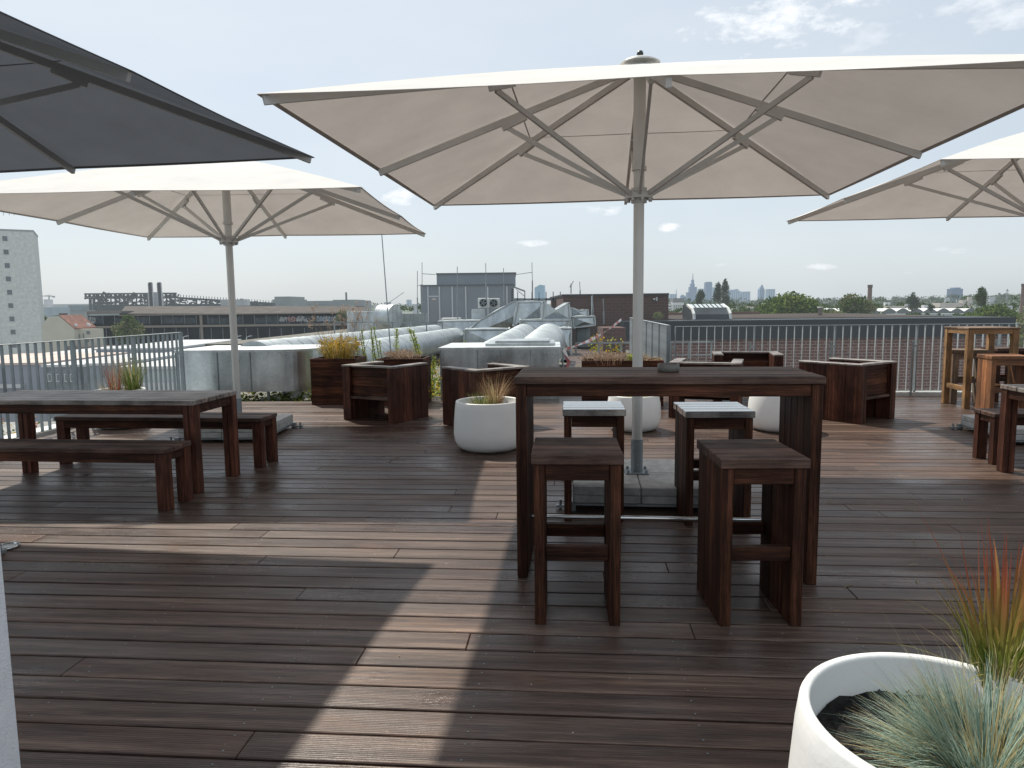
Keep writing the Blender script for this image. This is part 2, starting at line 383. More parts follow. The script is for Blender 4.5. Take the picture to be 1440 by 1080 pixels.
for px, py, a, b, k in ((1090, 28, .115, .034, .95), (1230, 52, .05, .02, .35), (563, 277, .034, .013, .9), (842, 294, .040, .012, .6), (858, 299, .018, .008, .9),
                        (938, 320, .019, .007, 1.0), (757, 341, .030, .006, .8), (1020, 372, .02, .005, .5), (1155, 374, .024, .005, .5),
                        (1365, 6, .075, .014, .55), (1425, 22, .05, .018, .5), (1340, 352, .03, .006, .35), (1290, 382, .03, .005, .35), (1240, 300, .02, .006, .25)):
    d = (at(px, py, Y=100) - EYE).normalized(); r_ = d.cross(Vector((0, 0, 1))).normalized(); u_ = r_.cross(d)
    x = mth('MULTIPLY', vdot(r_), 1 / a); y = mth('MULTIPLY', vdot(u_), 1 / b)
    q = mth('ADD', mth('MULTIPLY', x, x), mth('MULTIPLY', y, y))
    s_ = mth('SUBTRACT', mth('MULTIPLY_ADD', nz.outputs[0], 5.2, -2.0), q)      # noise eats the ellipse
    s_ = mth('MULTIPLY', mth('MULTIPLY', s_, .75, clamp=True), k)
    s_ = mth('MULTIPLY', s_, mth('GREATER_THAN', vdot(d), .5))
    clouds = s_ if clouds is None else mth('MAXIMUM', clouds, s_)
# thin high veil
nv = node(nt, 'ShaderNodeTexNoise'); nv.inputs['Scale'].default_value = 2.2; nv.inputs['Detail'].default_value = 6
mv = node(nt, 'ShaderNodeMapping'); mv.inputs['Scale'].default_value = (1, 1, 3.5)
nt.links.new(tcw.outputs['Generated'], mv.inputs[0]); nt.links.new(mv.outputs[0], nv.inputs['Vector'])
veil = mth('MULTIPLY', mth('SUBTRACT', nv.outputs[0], .38, clamp=True), 1.0)
VEILC = (7.9, 8.4, 8.7); CLOUDC = (9.9, 10.0, 10.2)
c0 = mixcol(nt, .68, sky.outputs[0], (6.9, 7.65, 8.2))
c1 = mixcol(nt, veil, c0, VEILC)
c2 = mixcol(nt, clouds, c1, CLOUDC)
nt.links.new(c2, bg.inputs[0]); bg.inputs[1].default_value = .113
sl = bpy.data.lights.new("sun", 'SUN'); sl.energy = 5.0; sl.angle = rad(.9); sl.color = (1, .945, .83)
so = bpy.data.objects.new("sun", sl); COL.objects.link(so); so.rotation_euler = (-sun_dir).to_track_quat('-Z', 'Y').to_euler(); so.location = (-10, 14, 25)
sc.view_settings.view_transform = 'Standard'; sc.view_settings.look = 'None'; sc.view_settings.exposure = 0

# ------------------------------------------------------------------ setting: ground, roof, deck
GZ = -14.0
mb = MB(); mb.add([(-9000, -60, GZ), (9000, -60, GZ), (9000, 16000, GZ), (-9000, 16000, GZ)], [(0, 1, 2, 3)])
mb.build('ground', far('hazy_ground', (.12, .125, .10), .35, .4, .004), kind='structure')
# our building and its flat roof (under the deck and under the ducts)
mb = MB()
P = [W(-6.35, -3), W(9.8, -3), W(9.8, 11.72), W(1.75, 11.72), W(2.3, 25), W(2.3, 70), W(-18, 70), W(-18, 34), W(-7.2, 34), W(-7.2, 11.35), W(-6.35, 11.35)]
mb.prism([(p.x, p.y) for p in P], GZ, -.22)
mb.build('roof', mt['roof'], kind='structure')

mb = MB(); pitch = .160; bw = .147; v = -1.2; row = 0
jr = random.Random(3)
while v < 11.62:
    u0, u1 = -6.3, 9.75
    if v > 11.0 : u0 = -3.0
    u = u0; first = True
    off = jr.uniform(.4, 4.4)
    while u < u1 - .01:
        L = off if first else jr.choice([2.4, 3.1, 3.6, 4.2, 4.6]); first = False
        e = min(u1, u + L)
        dz = jr.uniform(-.0012, .0012)
        mb.box(u, e - .003, v, v + bw, -.028 + dz, dz, 0, .0032)
        u = e
    v += pitch; row += 1
v = 11.6                                                # boards of the passage between fence and ducts
while v < 24:
    mb.box(.0, 1.5, v, v + bw, -.028, 0, 0, .003); v += pitch
mb.build('deck', mt['deck'], rz=RZ, kind='structure')
mb = MB(); mb.box(-6.3, 9.75, -1.25, 11.05, -.2, -.05); mb.box(-3.0, 9.75, 11.06, 11.6, -.2, -.05); mb.box(-.0, 1.5, 11.6, 24, -.2, -.05)
mb.build('deck_substructure', mt['joist'], rz=RZ, kind='structure')
mb = MB()                                               # screws in pairs across the boards
jr2 = random.Random(5)
v = -1.2
while v < 8:
    uu = -6.1
    while uu < 6:
        for dv in (.03, bw - .03):
            mb.add([(uu + .004 * math.cos(k * math.pi / 3), v + dv + .004 * math.sin(k * math.pi / 3), .0022) for k in range(6)], [(0, 1, 2, 3, 4, 5)])
        uu += .82
    v += pitch
mb.build('deck_screws', mt['galv_d'], rz=RZ, kind='structure')
mb = MB(); mb.box(1.62, 9.8, 11.66, 11.8, -.22, .07, 0, .01)
mb.build('kerb', mt['kerb'], rz=RZ, kind='structure')
mb = MB(); mb.box(-6.62, -6.36, -1, 11.25, -.22, .05, 0, .01)
mb.build('kerb', mt['kerb'], rz=RZ, kind='structure')

# white column beside the camera
c = at(15, 900, Y=1.7)
mb = MB(); mb.box(c.x - .55, c.x, 1.42, 1.7, -.02, 3.2, 0, .006)
o = mb.build('white_column', mt['plaster'], label='rough white plaster column at the left edge of the photo', cat='column')

# ------------------------------------------------------------------ parasols
def make_parasol(name, x, y, yaw, h, z, canopy, label, group, slab=True, rise=.71):
    t = thing(name, (x, y, 0), -rad(yaw), label, 'parasol', group)
    # base of stacked slabs in a steel frame
    if slab:
        b = MB(); b.box(-.5, .5, -.5, .5, .035, .05)
        for sx in (-1, 1):
            for sy in (-1, 1):
                b.box(sx * .5 - .025, sx * .5 + .025, sy * .5 - .025, sy * .5 + .025, .0, .06)
                b.box(min(sx * .5, sx * .62), max(sx * .5, sx * .62), sy * .47 - .02, sy * .47 + .02, .012, .03)
                b.tube([(sx * .59, sy * .47, .0), (sx * .59, sy * .47, .07)], .012, 8)
        base = b.build('base_frame', mt['galv'], t)
        for layer, (z0, z1) in enumerate(((.052, .108), (.111, .172))):
            for sx in (-1, 1):
                for sy in (-1, 1):
                    b = MB(); b.box(min(sx * .495, sx * .003), max(sx * .495, sx * .003), min(sy * .495, sy * .003), max(sy * .495, sy * .003), z0, z1, 0, .006)
                    b.build('slab', mt['concrete_l' if layer == 0 else 'concrete'], base)
    b = MB(); b.box(-.09, .09, -.09, .09, .173, .183, 0, .002)
    for sx in (-1, 1):
        for sy in (-1, 1): b.tube([(sx * .07, sy * .07, .18), (sx * .07, sy * .07, .205)], .012, 6)
    b.tube([(0, 0, .18), (0, 0, .44)], .047, 20)
    for zz in (.24, .40): b.tube([(0, -.04, zz), (0, -.062, zz)], .012, 6)
    b.build('pole_sleeve', mt['galv_d'], t)
    ztop = z + rise
    b = MB(); b.tube([(0, 0, .43), (0, 0, ztop - .75)], .0405, 24); b.tube([(0, 0, ztop - .76), (0, 0, ztop - .02)], .046, 24)
    b.tube([(0, 0, ztop - .78), (0, 0, ztop - .75)], .056, 20)
    b.build('pole', mt['pole'], t)
    zr = z - .26                                               # runner ring
    b = MB(); b.tube([(0, 0, zr - .02), (0, 0, zr + .02)], .105, 16); b.tube([(0, 0, zr - .05), (0, 0, zr + .06)], .06, 20)
    for k in range(8):
        a = k * math.pi / 4 + .2; b.tube([(.09 * math.cos(a), .09 * math.sin(a), zr - .04), (.09 * math.cos(a), .09 * math.sin(a), zr + .035)], .014, 8)
    b.build('runner_ring', mt['pole2'], t)
    b = MB(); b.lathe([(.0, ztop - .07), (.12, ztop - .07), (.12, ztop - .03), (0, ztop - .03)], 20)
    b.build('top_hub', mt['pole2'], t)
    ends = [(1, 1), (1, 0), (1, -1), (0, -1), (-1, -1), (-1, 0), (-1, 1), (0, 1)]
    # canopy: eight fields stretched between the ribs, sagging a little between them
    b = MB(); N = 12; Mm = 10; rows = []
    for k in range(8):
        A = Vector((ends[k][0] * h, ends[k][1] * h, z)); B = Vector((ends[(k + 1) % 8][0] * h, ends[(k + 1) % 8][1] * h, z)); T = Vector((0, 0, ztop))
        vs = []
        for i in range(N + 1):
            t_ = .045 + .955 * i / N
            for j in range(Mm + 1):
                s_ = j / Mm
                p = T.lerp(A.lerp(B, s_), t_)
                bulge = .018 * math.sin(math.pi * i / N) 
                p.z += bulge - .008 * math.sin(math.pi * s_) * t_
                e_in = .006 * math.sin(math.pi * s_) * (t_ ** 4)
                p.x *= 1 - e_in; p.y *= 1 - e_in
                vs.append(p)
        fs = [(i * (Mm + 1) + j, i * (Mm + 1) + j + 1, (i + 1) * (Mm + 1) + j + 1, (i + 1) * (Mm + 1) + j) for i in range(N) for j in range(Mm)]
        b.add(vs, [f[::-1] for f in fs], 0, True)
        # hem along the outer edge and a cross seam halfway
        for i, wd in ((N, .018), (int(N * .45), .006)):
            row = [Vector(vs[i * (Mm + 1) + j]) for j in range(Mm + 1)]
            b.add([p - Vector((0, 0, .004)) for p in row] + [p + (T - p).normalized() * wd * 2 - Vector((0, 0, .004)) for p in row],
                  [(j, j + 1, Mm + 2 + j, Mm + 1 + j) for j in range(Mm)], 1, True)
    cmat = mt[canopy]
    b.build('canopy', [cmat, mt['seam'] if canopy == 'canopy' else mt['canopy_dark']], t)
    b = MB(); b.lathe([(.0, ztop + .045), (.05, ztop + .042), (.10, ztop + .028), (.15, ztop + .002), (.15, ztop - .006), (.10, ztop + .01), (0, ztop + .01)], 28)
    cap = b.build('top_cap', mt['pole'], t)
    b = MB(); b.lathe([(0, ztop + .095), (.018, ztop + .09), (.026, ztop + .07), (.018, ztop + .05), (.0, ztop + .04)], 14); b.build('finial', mt['knob'], cap)
    for k, (ex, ey) in enumerate(ends):
        hub = Vector((ex, ey, 0)).normalized() * .11 + Vector((0, 0, ztop - .06)); tip = Vector((ex * h * .985, ey * h * .985, z - .022))
        b = MB(); b.bar(hub, tip, .026, .048)
        mid = hub.lerp(tip, .44); d = (tip - hub).normalized()
        b.bar(mid - d * .10 - Vector((0, 0, .03)), mid + d * .10 - Vector((0, 0, .045)), .034, .04)
        b.bar(tip - d * .05, tip + d * .008, .028, .050)
        rib = b.build('rib', mt['pole2' if canopy == 'canopy' else 'pole3'], t)
        b = MB(); r0 = Vector((ex, ey, 0)).normalized() * .09 + Vector((0, 0, zr + .01)); b.bar(r0, mid + d * .05 - Vector((0, 0, .06)), .02, .034)
        b.build('strut', mt['pole2' if canopy == 'canopy' else 'pole3'], t)
    return t
PG = 'square parasols over the roof terrace'
make_parasol('parasol', .985, 5.55, 6.2, 2.05, 2.58, 'canopy', 'beige square parasol whose pole rises behind the bar table, its canopy filling the top right', PG)
make_parasol('parasol', -3.28, 8.42, 1.2, 2.03, 2.545, 'canopy', 'beige square parasol standing behind the left dining table', PG)
make_parasol('parasol', 5.72, 7.72, 5.2, 2.11, 2.62, 'canopy', 'beige square parasol cut off by the right edge of the photo', PG)
make_parasol('parasol', -3.85, 3.91, 9.0, 2.06, 2.65, 'canopy_dark', 'dark charcoal parasol hanging over the top left corner', PG)

# ------------------------------------------------------------------ wooden furniture
_pj = random.Random(99)
def planks(mb, x0, x1, y0, y1, z0, z1, n, along='x', gap=.004, ch=.004, rr=None, mi=0):
    X0, X1, Z1 = x0, x1, z1
    for i in range(n):
        if along == 'x':
            x0 = X0 + _pj.uniform(0, .004); x1 = X1 - _pj.uniform(0, .004); z1 = Z1 - _pj.uniform(0, .0022)
            a = y0 + (y1 - y0) * i / n; b = y0 + (y1 - y0) * (i + 1) / n - gap
            mb.box(x0, x1, a, b, z0, z1, mi, ch)
        elif along == 'z_y':      # vertical boards side by side along y
            a = y0 + (y1 - y0) * i / n; b = y0 + (y1 - y0) * (i + 1) / n - gap
            mb.box(x0, x1, a, b, z0, z1, mi, ch)
        elif along == 'z_x':
            a = x0 + (x1 - x0) * i / n; b = x0 + (x1 - x0) * (i + 1) / n - gap
            mb.box(a, b, y0, y1, z0, z1, mi, ch)
def make_stool(kind, loc, yaw, label, group, Wd=.40, D=.42, Hh=.80, top='top_x'):
    t = thing('bar_stool', loc, -rad(yaw), label, 'bar stool', group)
    wx, wz = mt[kind + '_x'], mt[kind + '_z']
    b = MB(); planks(b, -Wd / 2 - .012, Wd / 2 + .012, -D / 2 - .012, D / 2 + .012, Hh - .048, Hh, 4); b.build('seat', mt[top] if kind == 'wood' else wx, t)
    for s in (-1, 1):
        x0, x1 = (-Wd / 2, -Wd / 2 + .052) if s < 0 else (Wd / 2 - .052, Wd / 2)
        b = MB(); planks(b, x0, x1, -D / 2, D / 2, 0, Hh - .0485, 3, 'z_y'); b.build('side_panel', wz, t)
    for y in (-D / 2 + .006, D / 2 - .046):
        b = MB(); b.box(-Wd / 2 + .053, Wd / 2 - .053, y, y + .035, Hh - .125, Hh - .0495, 0, .003); b.build('rail', wx, t)
        y2 = y + (.012 if y < 0 else -.012)
        b = MB(); b.box(-Wd / 2 + .053, Wd / 2 - .053, y2, y2 + .045, .31, .375, 0, .003); b.build('footrest', wx, t)
    return t
SG = 'bar stools of the high tables'
def stool_from(kind, nl, nr, yaw, label, D=.42, Hh=.8, top='top_x'):
    nl, nr = Vector((*nl, 0)), Vector((*nr, 0)); Wd = (nr - nl).length
    return make_stool(kind, (nl + nr) / 2 + fwd(yaw) * D / 2, yaw, label, SG, Wd, D, Hh, top)
stool_from('wood', (.095, 3.22), (.495, 3.19), 4.0, 'dark wooden bar stool in front of the bar table, the left one', .42, .82)
stool_from('wood', (.955, 3.18), (1.335, 3.16), 1.5, 'dark wooden bar stool in front of the bar table, the right one', .46, .80)
stool_from('wood', (.355, 4.84), (.765, 4.80), 4.5, 'dark bar stool behind the bar table, left of the parasol pole', .42, .79, 'top_wet_glare')
stool_from('wood', (1.165, 4.70), (1.600, 4.66), 3.0, 'dark bar stool behind the bar table, right of the parasol pole', .44, .79, 'top_wet_glare')
stool_from('grey', (6.44, 10.30), (6.86, 10.18), 14, 'weathered pale brown bar stool left of the light wooden high table', .42, .79)
stool_from('orange', (6.18, 9.12), (6.62, 9.02), 11, 'orange stained bar stool in front of the light wooden high table', .42, .79)
make_stool('wood', (7.35, 10.6, 0), 5, 'dark bar stool behind the light wooden high table, far right', SG)

def make_bar():
    t = thing('bar_table', (.845, 4.03, 0), -rad(5.5), 'long dark wooden bar table with a metal foot rail in the middle of the deck', 'bar table')
    L, D, Hh = 1.62, .62, 1.12
    b = MB(); planks(b, -L / 2, L / 2, -D / 2, D / 2, Hh - .042, Hh, 5, gap=.006, ch=.005); b.build('tabletop', mt['top_x'], t)
    for y in (-D / 2 + .02, D / 2 - .055):
        b = MB(); b.box(-L / 2 + .067, L / 2 - .067, y, y + .035, Hh - .108, Hh - .0425, 0, .003); b.build('apron', mt['wood_x'], t)
    for s in (-1, 1):
        x0, x1 = (-L / 2 + .008, -L / 2 + .066) if s < 0 else (L / 2 - .066, L / 2 - .008)
        b = MB(); planks(b, x0, x1, -D / 2 + .012, D / 2 - .012, 0, Hh - .0425, 5, 'z_y'); b.build('side_panel', mt['wood_z'], t)
    b = MB(); b.tube([(-L / 2 + .064, .05, .245), (L / 2 - .064, .05, .245)], .0125, 14); b.build('foot_rail', mt['chrome'], t)
    # ashtray
    c = at(940, 517.5, z=1.14)
    a = MB(); a.lathe([(0, 0), (.058, 0), (.060, .005), (.060, .042), (.056, .045), (.052, .042), (.052, .012), (0, .012)], 28)
    a.build('ashtray', mt['ash'], loc=(c.x, c.y, 1.1205), label='small round steel ashtray on the bar table', cat='ashtray')
make_bar()

def make_table(loc, yaw, label, L=2.12, D=.72, Hh=.77):
    t = thing('dining_table', loc, -rad(yaw), label, 'table', 'wooden dining tables')
    b = MB(); planks(b, -L / 2, L / 2, -D / 2, D / 2, Hh - .04, Hh, 6, gap=.007, ch=.005); b.build('tabletop', mt['top_grey'], t)
    b = MB()
    for y in (-D / 2 + .01, D / 2 - .045): b.box(-L / 2 + .111, L / 2 - .111, y, y + .035, Hh - .115, Hh - .0405, 0, .003)
    for x in (-L / 2 + .02, L / 2 - .055): b.box(x, x + .035, -D / 2 + .1, D / 2 - .1, Hh - .115, Hh - .0405, 0, .003)
    b.build('apron', mt['wood_x'], t)
    for sx in (-1, 1):
        for sy in (-1, 1):
            cx, cy = sx * (L / 2 - .06), sy * (D / 2 - .055)
            b = MB(); b.box(cx - .05, cx - .002, cy - .045, cy + .045, 0, Hh - .0405, 0, .004); b.box(cx + .002, cx + .05, cy - .045, cy + .045, 0, Hh - .0405, 0, .004)
            b.build('leg', mt['red_y'], t)
    return t
def make_bench(loc, yaw, label, L=2.12, D=.36, Hh=.475):
    t = thing('bench', loc, -rad(yaw), label, 'bench', 'wooden benches of the dining tables')
    b = MB(); planks(b, -L / 2, L / 2, -D / 2, D / 2, Hh - .04, Hh, 3, gap=.006, ch=.005); b.build('seat', mt['top_x'], t)
    b = MB()
    for y in (-D / 2 + .01, D / 2 - .045): b.box(-L / 2 + .1, L / 2 - .1, y, y + .035, Hh - .11, Hh - .0405, 0, .003)
    for x in (-L / 2 + .02, L / 2 - .055): b.box(x, x + .035, -D / 2 + .09, D / 2 - .09, Hh - .1, Hh - .0405, 0, .003)
    b.build('apron', mt['wood_x'], t)
    for sx in (-1, 1):
        for sy in (-1, 1):
            cx, cy = sx * (L / 2 - .055), sy * (D / 2 - .05)
            b = MB(); b.box(cx - .045, cx + .045, cy - .04, cy + .04, 0, Hh - .0405, 0, .004); b.build('leg', mt['red_y'], t)
    return t
make_table((-3.57, 6.14, 0), 6.5, 'dark weathered dining table on the left between its two benches')
make_bench((-3.60, 5.47, 0), 6.5, 'low wooden bench in front of the left dining table')
make_bench((-3.40, 6.92, 0), 6.5, 'low wooden bench behind the left dining table')
make_table((5.30, 5.74, 0), 5.5, 'dark dining table cut off by the right edge of the photo')
make_bench((5.46, 6.47, 0), 5.5, 'low wooden bench behind the dining table at the right edge')

def make_high_table():
    L, D, Hh = .66, .66, 1.13
    c = Vector((6.28, 9.78, 0)) + rgt(6) * L / 2 + fwd(6) * D / 2
    t = thing('high_table', c, -rad(6), 'light varnished wooden high table near the right railing', 'high table')
    b = MB(); planks(b, -L / 2 - .01, L / 2 + .01, -D / 2 - .01, D / 2 + .01, Hh - .025, Hh, 4); b.build('tabletop', mt['grey_x'], t)
    b = MB(); 
    for y in (-D / 2 + .005, D / 2 - .035): b.box(-L / 2 + .081, L / 2 - .081, y, y + .03, Hh - .09, Hh - .0255, 0, .002)
    b.build('apron', mt['pine_x'], t)
    b = MB()
    for x in (-L / 2 + .005, L / 2 - .035): b.box(x, x + .03, -D / 2 + .081, D / 2 - .081, Hh - .09, Hh - .0255, 0, .002)
    b.build('apron', mt['pine_y'], t)
    b = MB()
    for x in (-L / 2 + .02, L / 2 - .05): b.box(x, x + .035, -D / 2 + .081, D / 2 - .081, .24, .31, 0, .002)
    b.build('footrest', mt['pine_y'], t)
    for sx in (-1, 1):
        for sy in (-1, 1):
            cx, cy = sx * (L / 2 - .04), sy * (D / 2 - .04)
            b = MB(); b.box(cx - .04, cx + .04, cy - .04, cy + .04, 0, Hh - .0255, 0, .004); b.build('leg', mt['pine_z'], t)
make_high_table()

def make_club_chair(loc, rz, label, Wd=.86, D=.74, Hh=.74):
    """back towards local -y, open front towards +y"""
    t = thing('lounge_chair', loc, rz, label, 'lounge chair', 'cube lounge chairs on the deck')
    for s in (-1, 1):
        x0, x1 = (-Wd / 2, -Wd / 2 + .13) if s < 0 else (Wd / 2 - .13, Wd / 2)
        b = MB(); planks(b, x0, x1, -D / 2, D / 2, 0, Hh - .026, 4, 'z_y', gap=.003)
        arm = b.build('armrest', mt['red_y'], t)
        b = MB(); b.box(x0 - .004, x1 + .004, -D / 2 - .006, D / 2 + .006, Hh - .0255, Hh, 0, .004); b.build('cap_board', mt['top_grey'], arm)
    b = MB()
    for i in range(3): b.box(-Wd / 2 + .131, Wd / 2 - .131, -D / 2 + .05, -D / 2 + .085, .33 + i * .128, .33 + (i + 1) * .128 - .003, 0, .003)
    b.build('backrest', mt['wood_x'], t)
    b = MB(); b.box(-Wd / 2 + .131, Wd / 2 - .131, -D / 2 + .005, -D / 2 + .12, .716, .74, 0, .003); b.build('back_cap', mt['top_grey'], t)
    b = MB(); planks(b, -Wd / 2 + .131, Wd / 2 - .131, -D / 2 + .01, D / 2 - .02, .29, .325, 5); b.build('seat', mt['top_x'], t)
    b = MB(); b.box(-Wd / 2 + .131, Wd / 2 - .131, D / 2 - .06, D / 2 - .025, .17, .2895, 0, .003); b.build('front_rail', mt['wood_x'], t)
    return t
def chair_from(back_l, back_r, label, D=.74, Wd=None):
    bl, br = Vector((*back_l, 0)), Vector((*back_r, 0)); r = (br - bl); Wm = r.length; r.normalize(); f = Vector((-r.y, r.x, 0))
    return make_club_chair((bl + br) / 2 + f * D / 2, math.atan2(r.y, r.x), label, Wd or Wm, D)
chair_from((-2.28, 9.50), (-1.50, 9.07), 'dark cube lounge chair seen from behind, left of the one behind the grassy white pot', .72)
chair_from((-.43, 8.44), (.24, 8.98), 'dark cube lounge chair standing behind the grassy white pot', .74)
chair_from((4.27, 8.63), (4.95, 9.10), 'reddish cube lounge chair standing alone right of the bar table', .86)
chair_from((2.07, 9.33), (2.92, 9.02), 'cube lounge chair with its back to the bar table, just behind it', .74)
chair_from((4.18, 11.2), (3.22, 11.42), 'cube lounge chair against the right railing facing the camera', .74)

# low wooden planter boxes
def blade(mb, p, ang, L, w, lean, droop, segs=4, mi=0):
    p = Vector(p); out = Vector((math.cos(ang), math.sin(ang), 0)); side = Vector((-out.y, out.x, 0)); vs = []
    th = lean; q = p.copy()
    for i in range(segs + 1):
        ww = w * (1 - (i / segs) ** 1.6) * .5 + w * .03
        vs += [q - side * ww, q + side * ww]
        q = q + (out * math.sin(th) + Vector((0, 0, 1)) * math.cos(th)) * (L / segs); th += droop / segs
    mb.add(vs, [(2 * i, 2 * i + 1, 2 * i + 3, 2 * i + 2) for i in range(segs)], mi, False)
def tuft(mb, c, n, r, L, w, lean, droop, rr, segs=4, mats=(0,), jit=.35):
    for _ in range(n):
        a = rr.uniform(0, 2 * math.pi); d = r * math.sqrt(rr.random()); ll = L * rr.uniform(1 - jit, 1 + jit * .4)
        blade(mb, (c[0] + d * math.cos(a), c[1] + d * math.sin(a), c[2]), a + rr.uniform(-.7, .7), ll, w * rr.uniform(.7, 1.2), lean * rr.uniform(.2, 1.3), droop * rr.uniform(.3, 1.4), segs, rr.choice(mats))
def leaf_quads(mb, c, rx, ry, rz, n, s, rr, mats=(0,), clumps=8):
    cl = [(rr.gauss(0, .42), rr.gauss(0, .42), rr.gauss(0, .42)) for _ in range(clumps)]
    for _ in range(n):
        k = rr.choice(cl); q = Vector((k[0] + rr.gauss(0, .25), k[1] + rr.gauss(0, .25), k[2] + rr.gauss(0, .25)))
        if q.length > 1.05: q = q.normalized() * rr.uniform(.7, 1.05)
        p = Vector((c[0] + q.x * rx, c[1] + q.y * ry, c[2] + q.z * rz))
        a = Vector((rr.gauss(0, 1), rr.gauss(0, 1), rr.gauss(0, 1))).normalized(); b = a.cross(Vector((rr.gauss(0, 1), rr.gauss(0, 1), rr.gauss(0, 1)))).normalized()
        ss = s * rr.uniform(.6, 1.3)
        mb.add([p - a * ss, p + b * ss * .6, p + a * ss, p - b * ss * .6], [(0, 1, 2, 3)], rr.choice(mats))
G = {
 'fescue': leafm('blue_green_blades', (.08, .15, .12), (.46, .57, .48)), 'straw': leafm('straw_blades', (.36, .29, .13), (.62, .52, .30)),
 'green': leafm('green_blades', (.07, .13, .03), (.20, .28, .07)), 'red': leafm('red_blades', (.25, .045, .03), (.5, .14, .07)),
 'yellow': leafm('yellow_flowers', (.38, .22, .02), (.72, .48, .07)), 'brown': leafm('dry_brown_stems', (.20, .12, .07), (.45, .30, .20)),
 'olive': leafm('olive_leaves', (.12, .13, .03), (.36, .34, .08)), 'pinkish': leafm('faded_pink_heads', (.26, .19, .14), (.50, .40, .32)),
 'lime': leafm('lime_leaves', (.25, .32, .06), (.55, .62, .2)),
}
def make_box(name, loc, yaw, Wx, Dy, Hh, label):
    t = thing(name, loc, -rad(yaw), label, 'planter box', 'dark wooden planter boxes')
    n = max(2, round(Hh / .14)); wt = .03
    for (x0, x1, y0, y1, ax) in ((-Wx / 2, Wx / 2, -Dy / 2, -Dy / 2 + wt, 'x'), (-Wx / 2, Wx / 2, Dy / 2 - wt, Dy / 2, 'x'), (-Wx / 2, -Wx / 2 + wt, -Dy / 2 + wt + .001, Dy / 2 - wt - .001, 'y'), (Wx / 2 - wt, Wx / 2, -Dy / 2 + wt + .001, Dy / 2 - wt - .001, 'y')):
        b = MB()
        for i in range(n): b.box(x0, x1, y0, y1, i * Hh / n, (i + 1) * Hh / n - .003, 0, .003)
        b.build('side_board', mt['wood_' + ax], t)
    b = MB(); b.box(-Wx / 2 + wt + .002, Wx / 2 - wt - .002, -Dy / 2 + wt + .002, Dy / 2 - wt - .002, .02, Hh - .07); b.build('soil', mt['soil'], t)
    return t
rr = random.Random(11)
cA = Vector((-2.75, 11.30, 0)); make_box('planter_box', cA, 5, .72, .62, .72, 'tall dark planter box holding the bushy yellow plant')
b = MB(); leaf_quads(b, (0, 0, .14), .36, .30, .18, 1500, .016, rr, (0, 0, 1, 2), 22); tuft(b, (0, 0, -.1), 420, .2, .44, .006, .5, .5, rr, 4, (0, 1, 2)); tuft(b, (0, 0, -.1), 120, .15, .60, .004, .55, .3, rr, 4, (3,))
b.build('yellow_shrub', [G['yellow'], G['olive'], G['straw'], G['brown']], loc=(cA.x, cA.y, .75), label='bushy yellow flowering shrub in the tall planter box', cat='plant')
b = MB(); b2 = random.Random(8)                     # tall dead stems with seed heads behind it
for _ in range(26):
    a = b2.uniform(0, 6.28); L = b2.uniform(.5, .85); x0, y0 = b2.uniform(-.25, .35), b2.uniform(0, .2); tx, ty = x0 + b2.uniform(-.35, .35), y0 + b2.uniform(-.1, .2)
    b.tube([(x0, y0, 0), ((x0 + tx) / 2 + .03, y0, L * .5), (tx, ty, L)], .0025, 4)
    leaf_quads(b, (tx, ty, L), .07, .07, .12, 34, .012, b2, (0,), 3)
b.build('dry_wildflower', [G['pinkish']], loc=(cA.x - .02, cA.y + .15, .68), label='tall dry seed stems rising behind the yellow shrub', cat='plant')
cB = Vector((-1.68, 11.08, 0)); make_box('planter_box', cB, 5, .72, .6, .72, 'dark planter box with faded heather behind the left lounge chair')
b = MB(); leaf_quads(b, (0, 0, .06), .33, .27, .09, 1100, .012, rr, (0, 0, 1), 20); tuft(b, (0, 0, -.08), 200, .25, .24, .004, .4, .3, rr, 3, (0, 1))
b.build('heather_plant', [G['pinkish'], G['brown']], loc=(cB.x, cB.y, .72), label='faded pink heather filling the planter box', cat='plant')
def spike(loc, n, hgt, label, spread=.2):
    b = MB(); q = random.Random(int(loc[0] * 100) + n)
    for i in range(n):
        x0, y0 = q.uniform(-spread, spread), q.uniform(-.1, .1); L = hgt * q.uniform(.7, 1.05); lean = q.uniform(-.16, .1)
        b.tube([(x0, y0, 0), (x0 + lean * .5, y0, L * .6), (x0 + lean, y0, L)], .007, 5, 1)
        for k in range(130):
            z = L * q.uniform(.2, 1); x = x0 + lean * z / L; a = q.uniform(0, 6.28); s = .048 * (1.1 - .6 * z / L)
            b.add([(x, y0, z), (x + s * math.cos(a) - .008, y0 + s * math.sin(a), z + .012), (x + 1.35 * s * math.cos(a), y0 + 1.35 * s * math.sin(a), z + .022), (x + s * math.cos(a) + .008, y0 + s * math.sin(a), z + .004)], [(0, 1, 2, 3)], 0)
    b.build('mullein_plant', [G['lime'], G['olive']], loc=loc, label=label, cat='plant', group='upright yellow green spikes among the planter boxes')
for i, (px, py, Y, n, hh, lb) in enumerate(((524, 520, 12.0, 7, .72, 'clump of yellow green flower spikes between the two planter boxes'), (560, 512, 11.6, 1, .52, 'single green spike behind the heather planter box'),
    (592, 512, 11.6, 2, .55, 'pair of yellow green spikes at the right end of the heather box'), (606, 560, 11.9, 3, .85, 'leafy yellow green spikes between heather box and square duct'))):
    p = at(px, py, Y=Y); spike((p.x, p.y, -.2 if i in (0, 3) else .62), n, hh + (.75 if i in (0,) else 0), lb, .26 if n > 3 else .06)
cC = Vector((1.66, 10.72, 0)); make_box('long_planter_box', cC, 5, 1.2, .5, .68, 'long dark planter box of dry sedum behind the bar table')
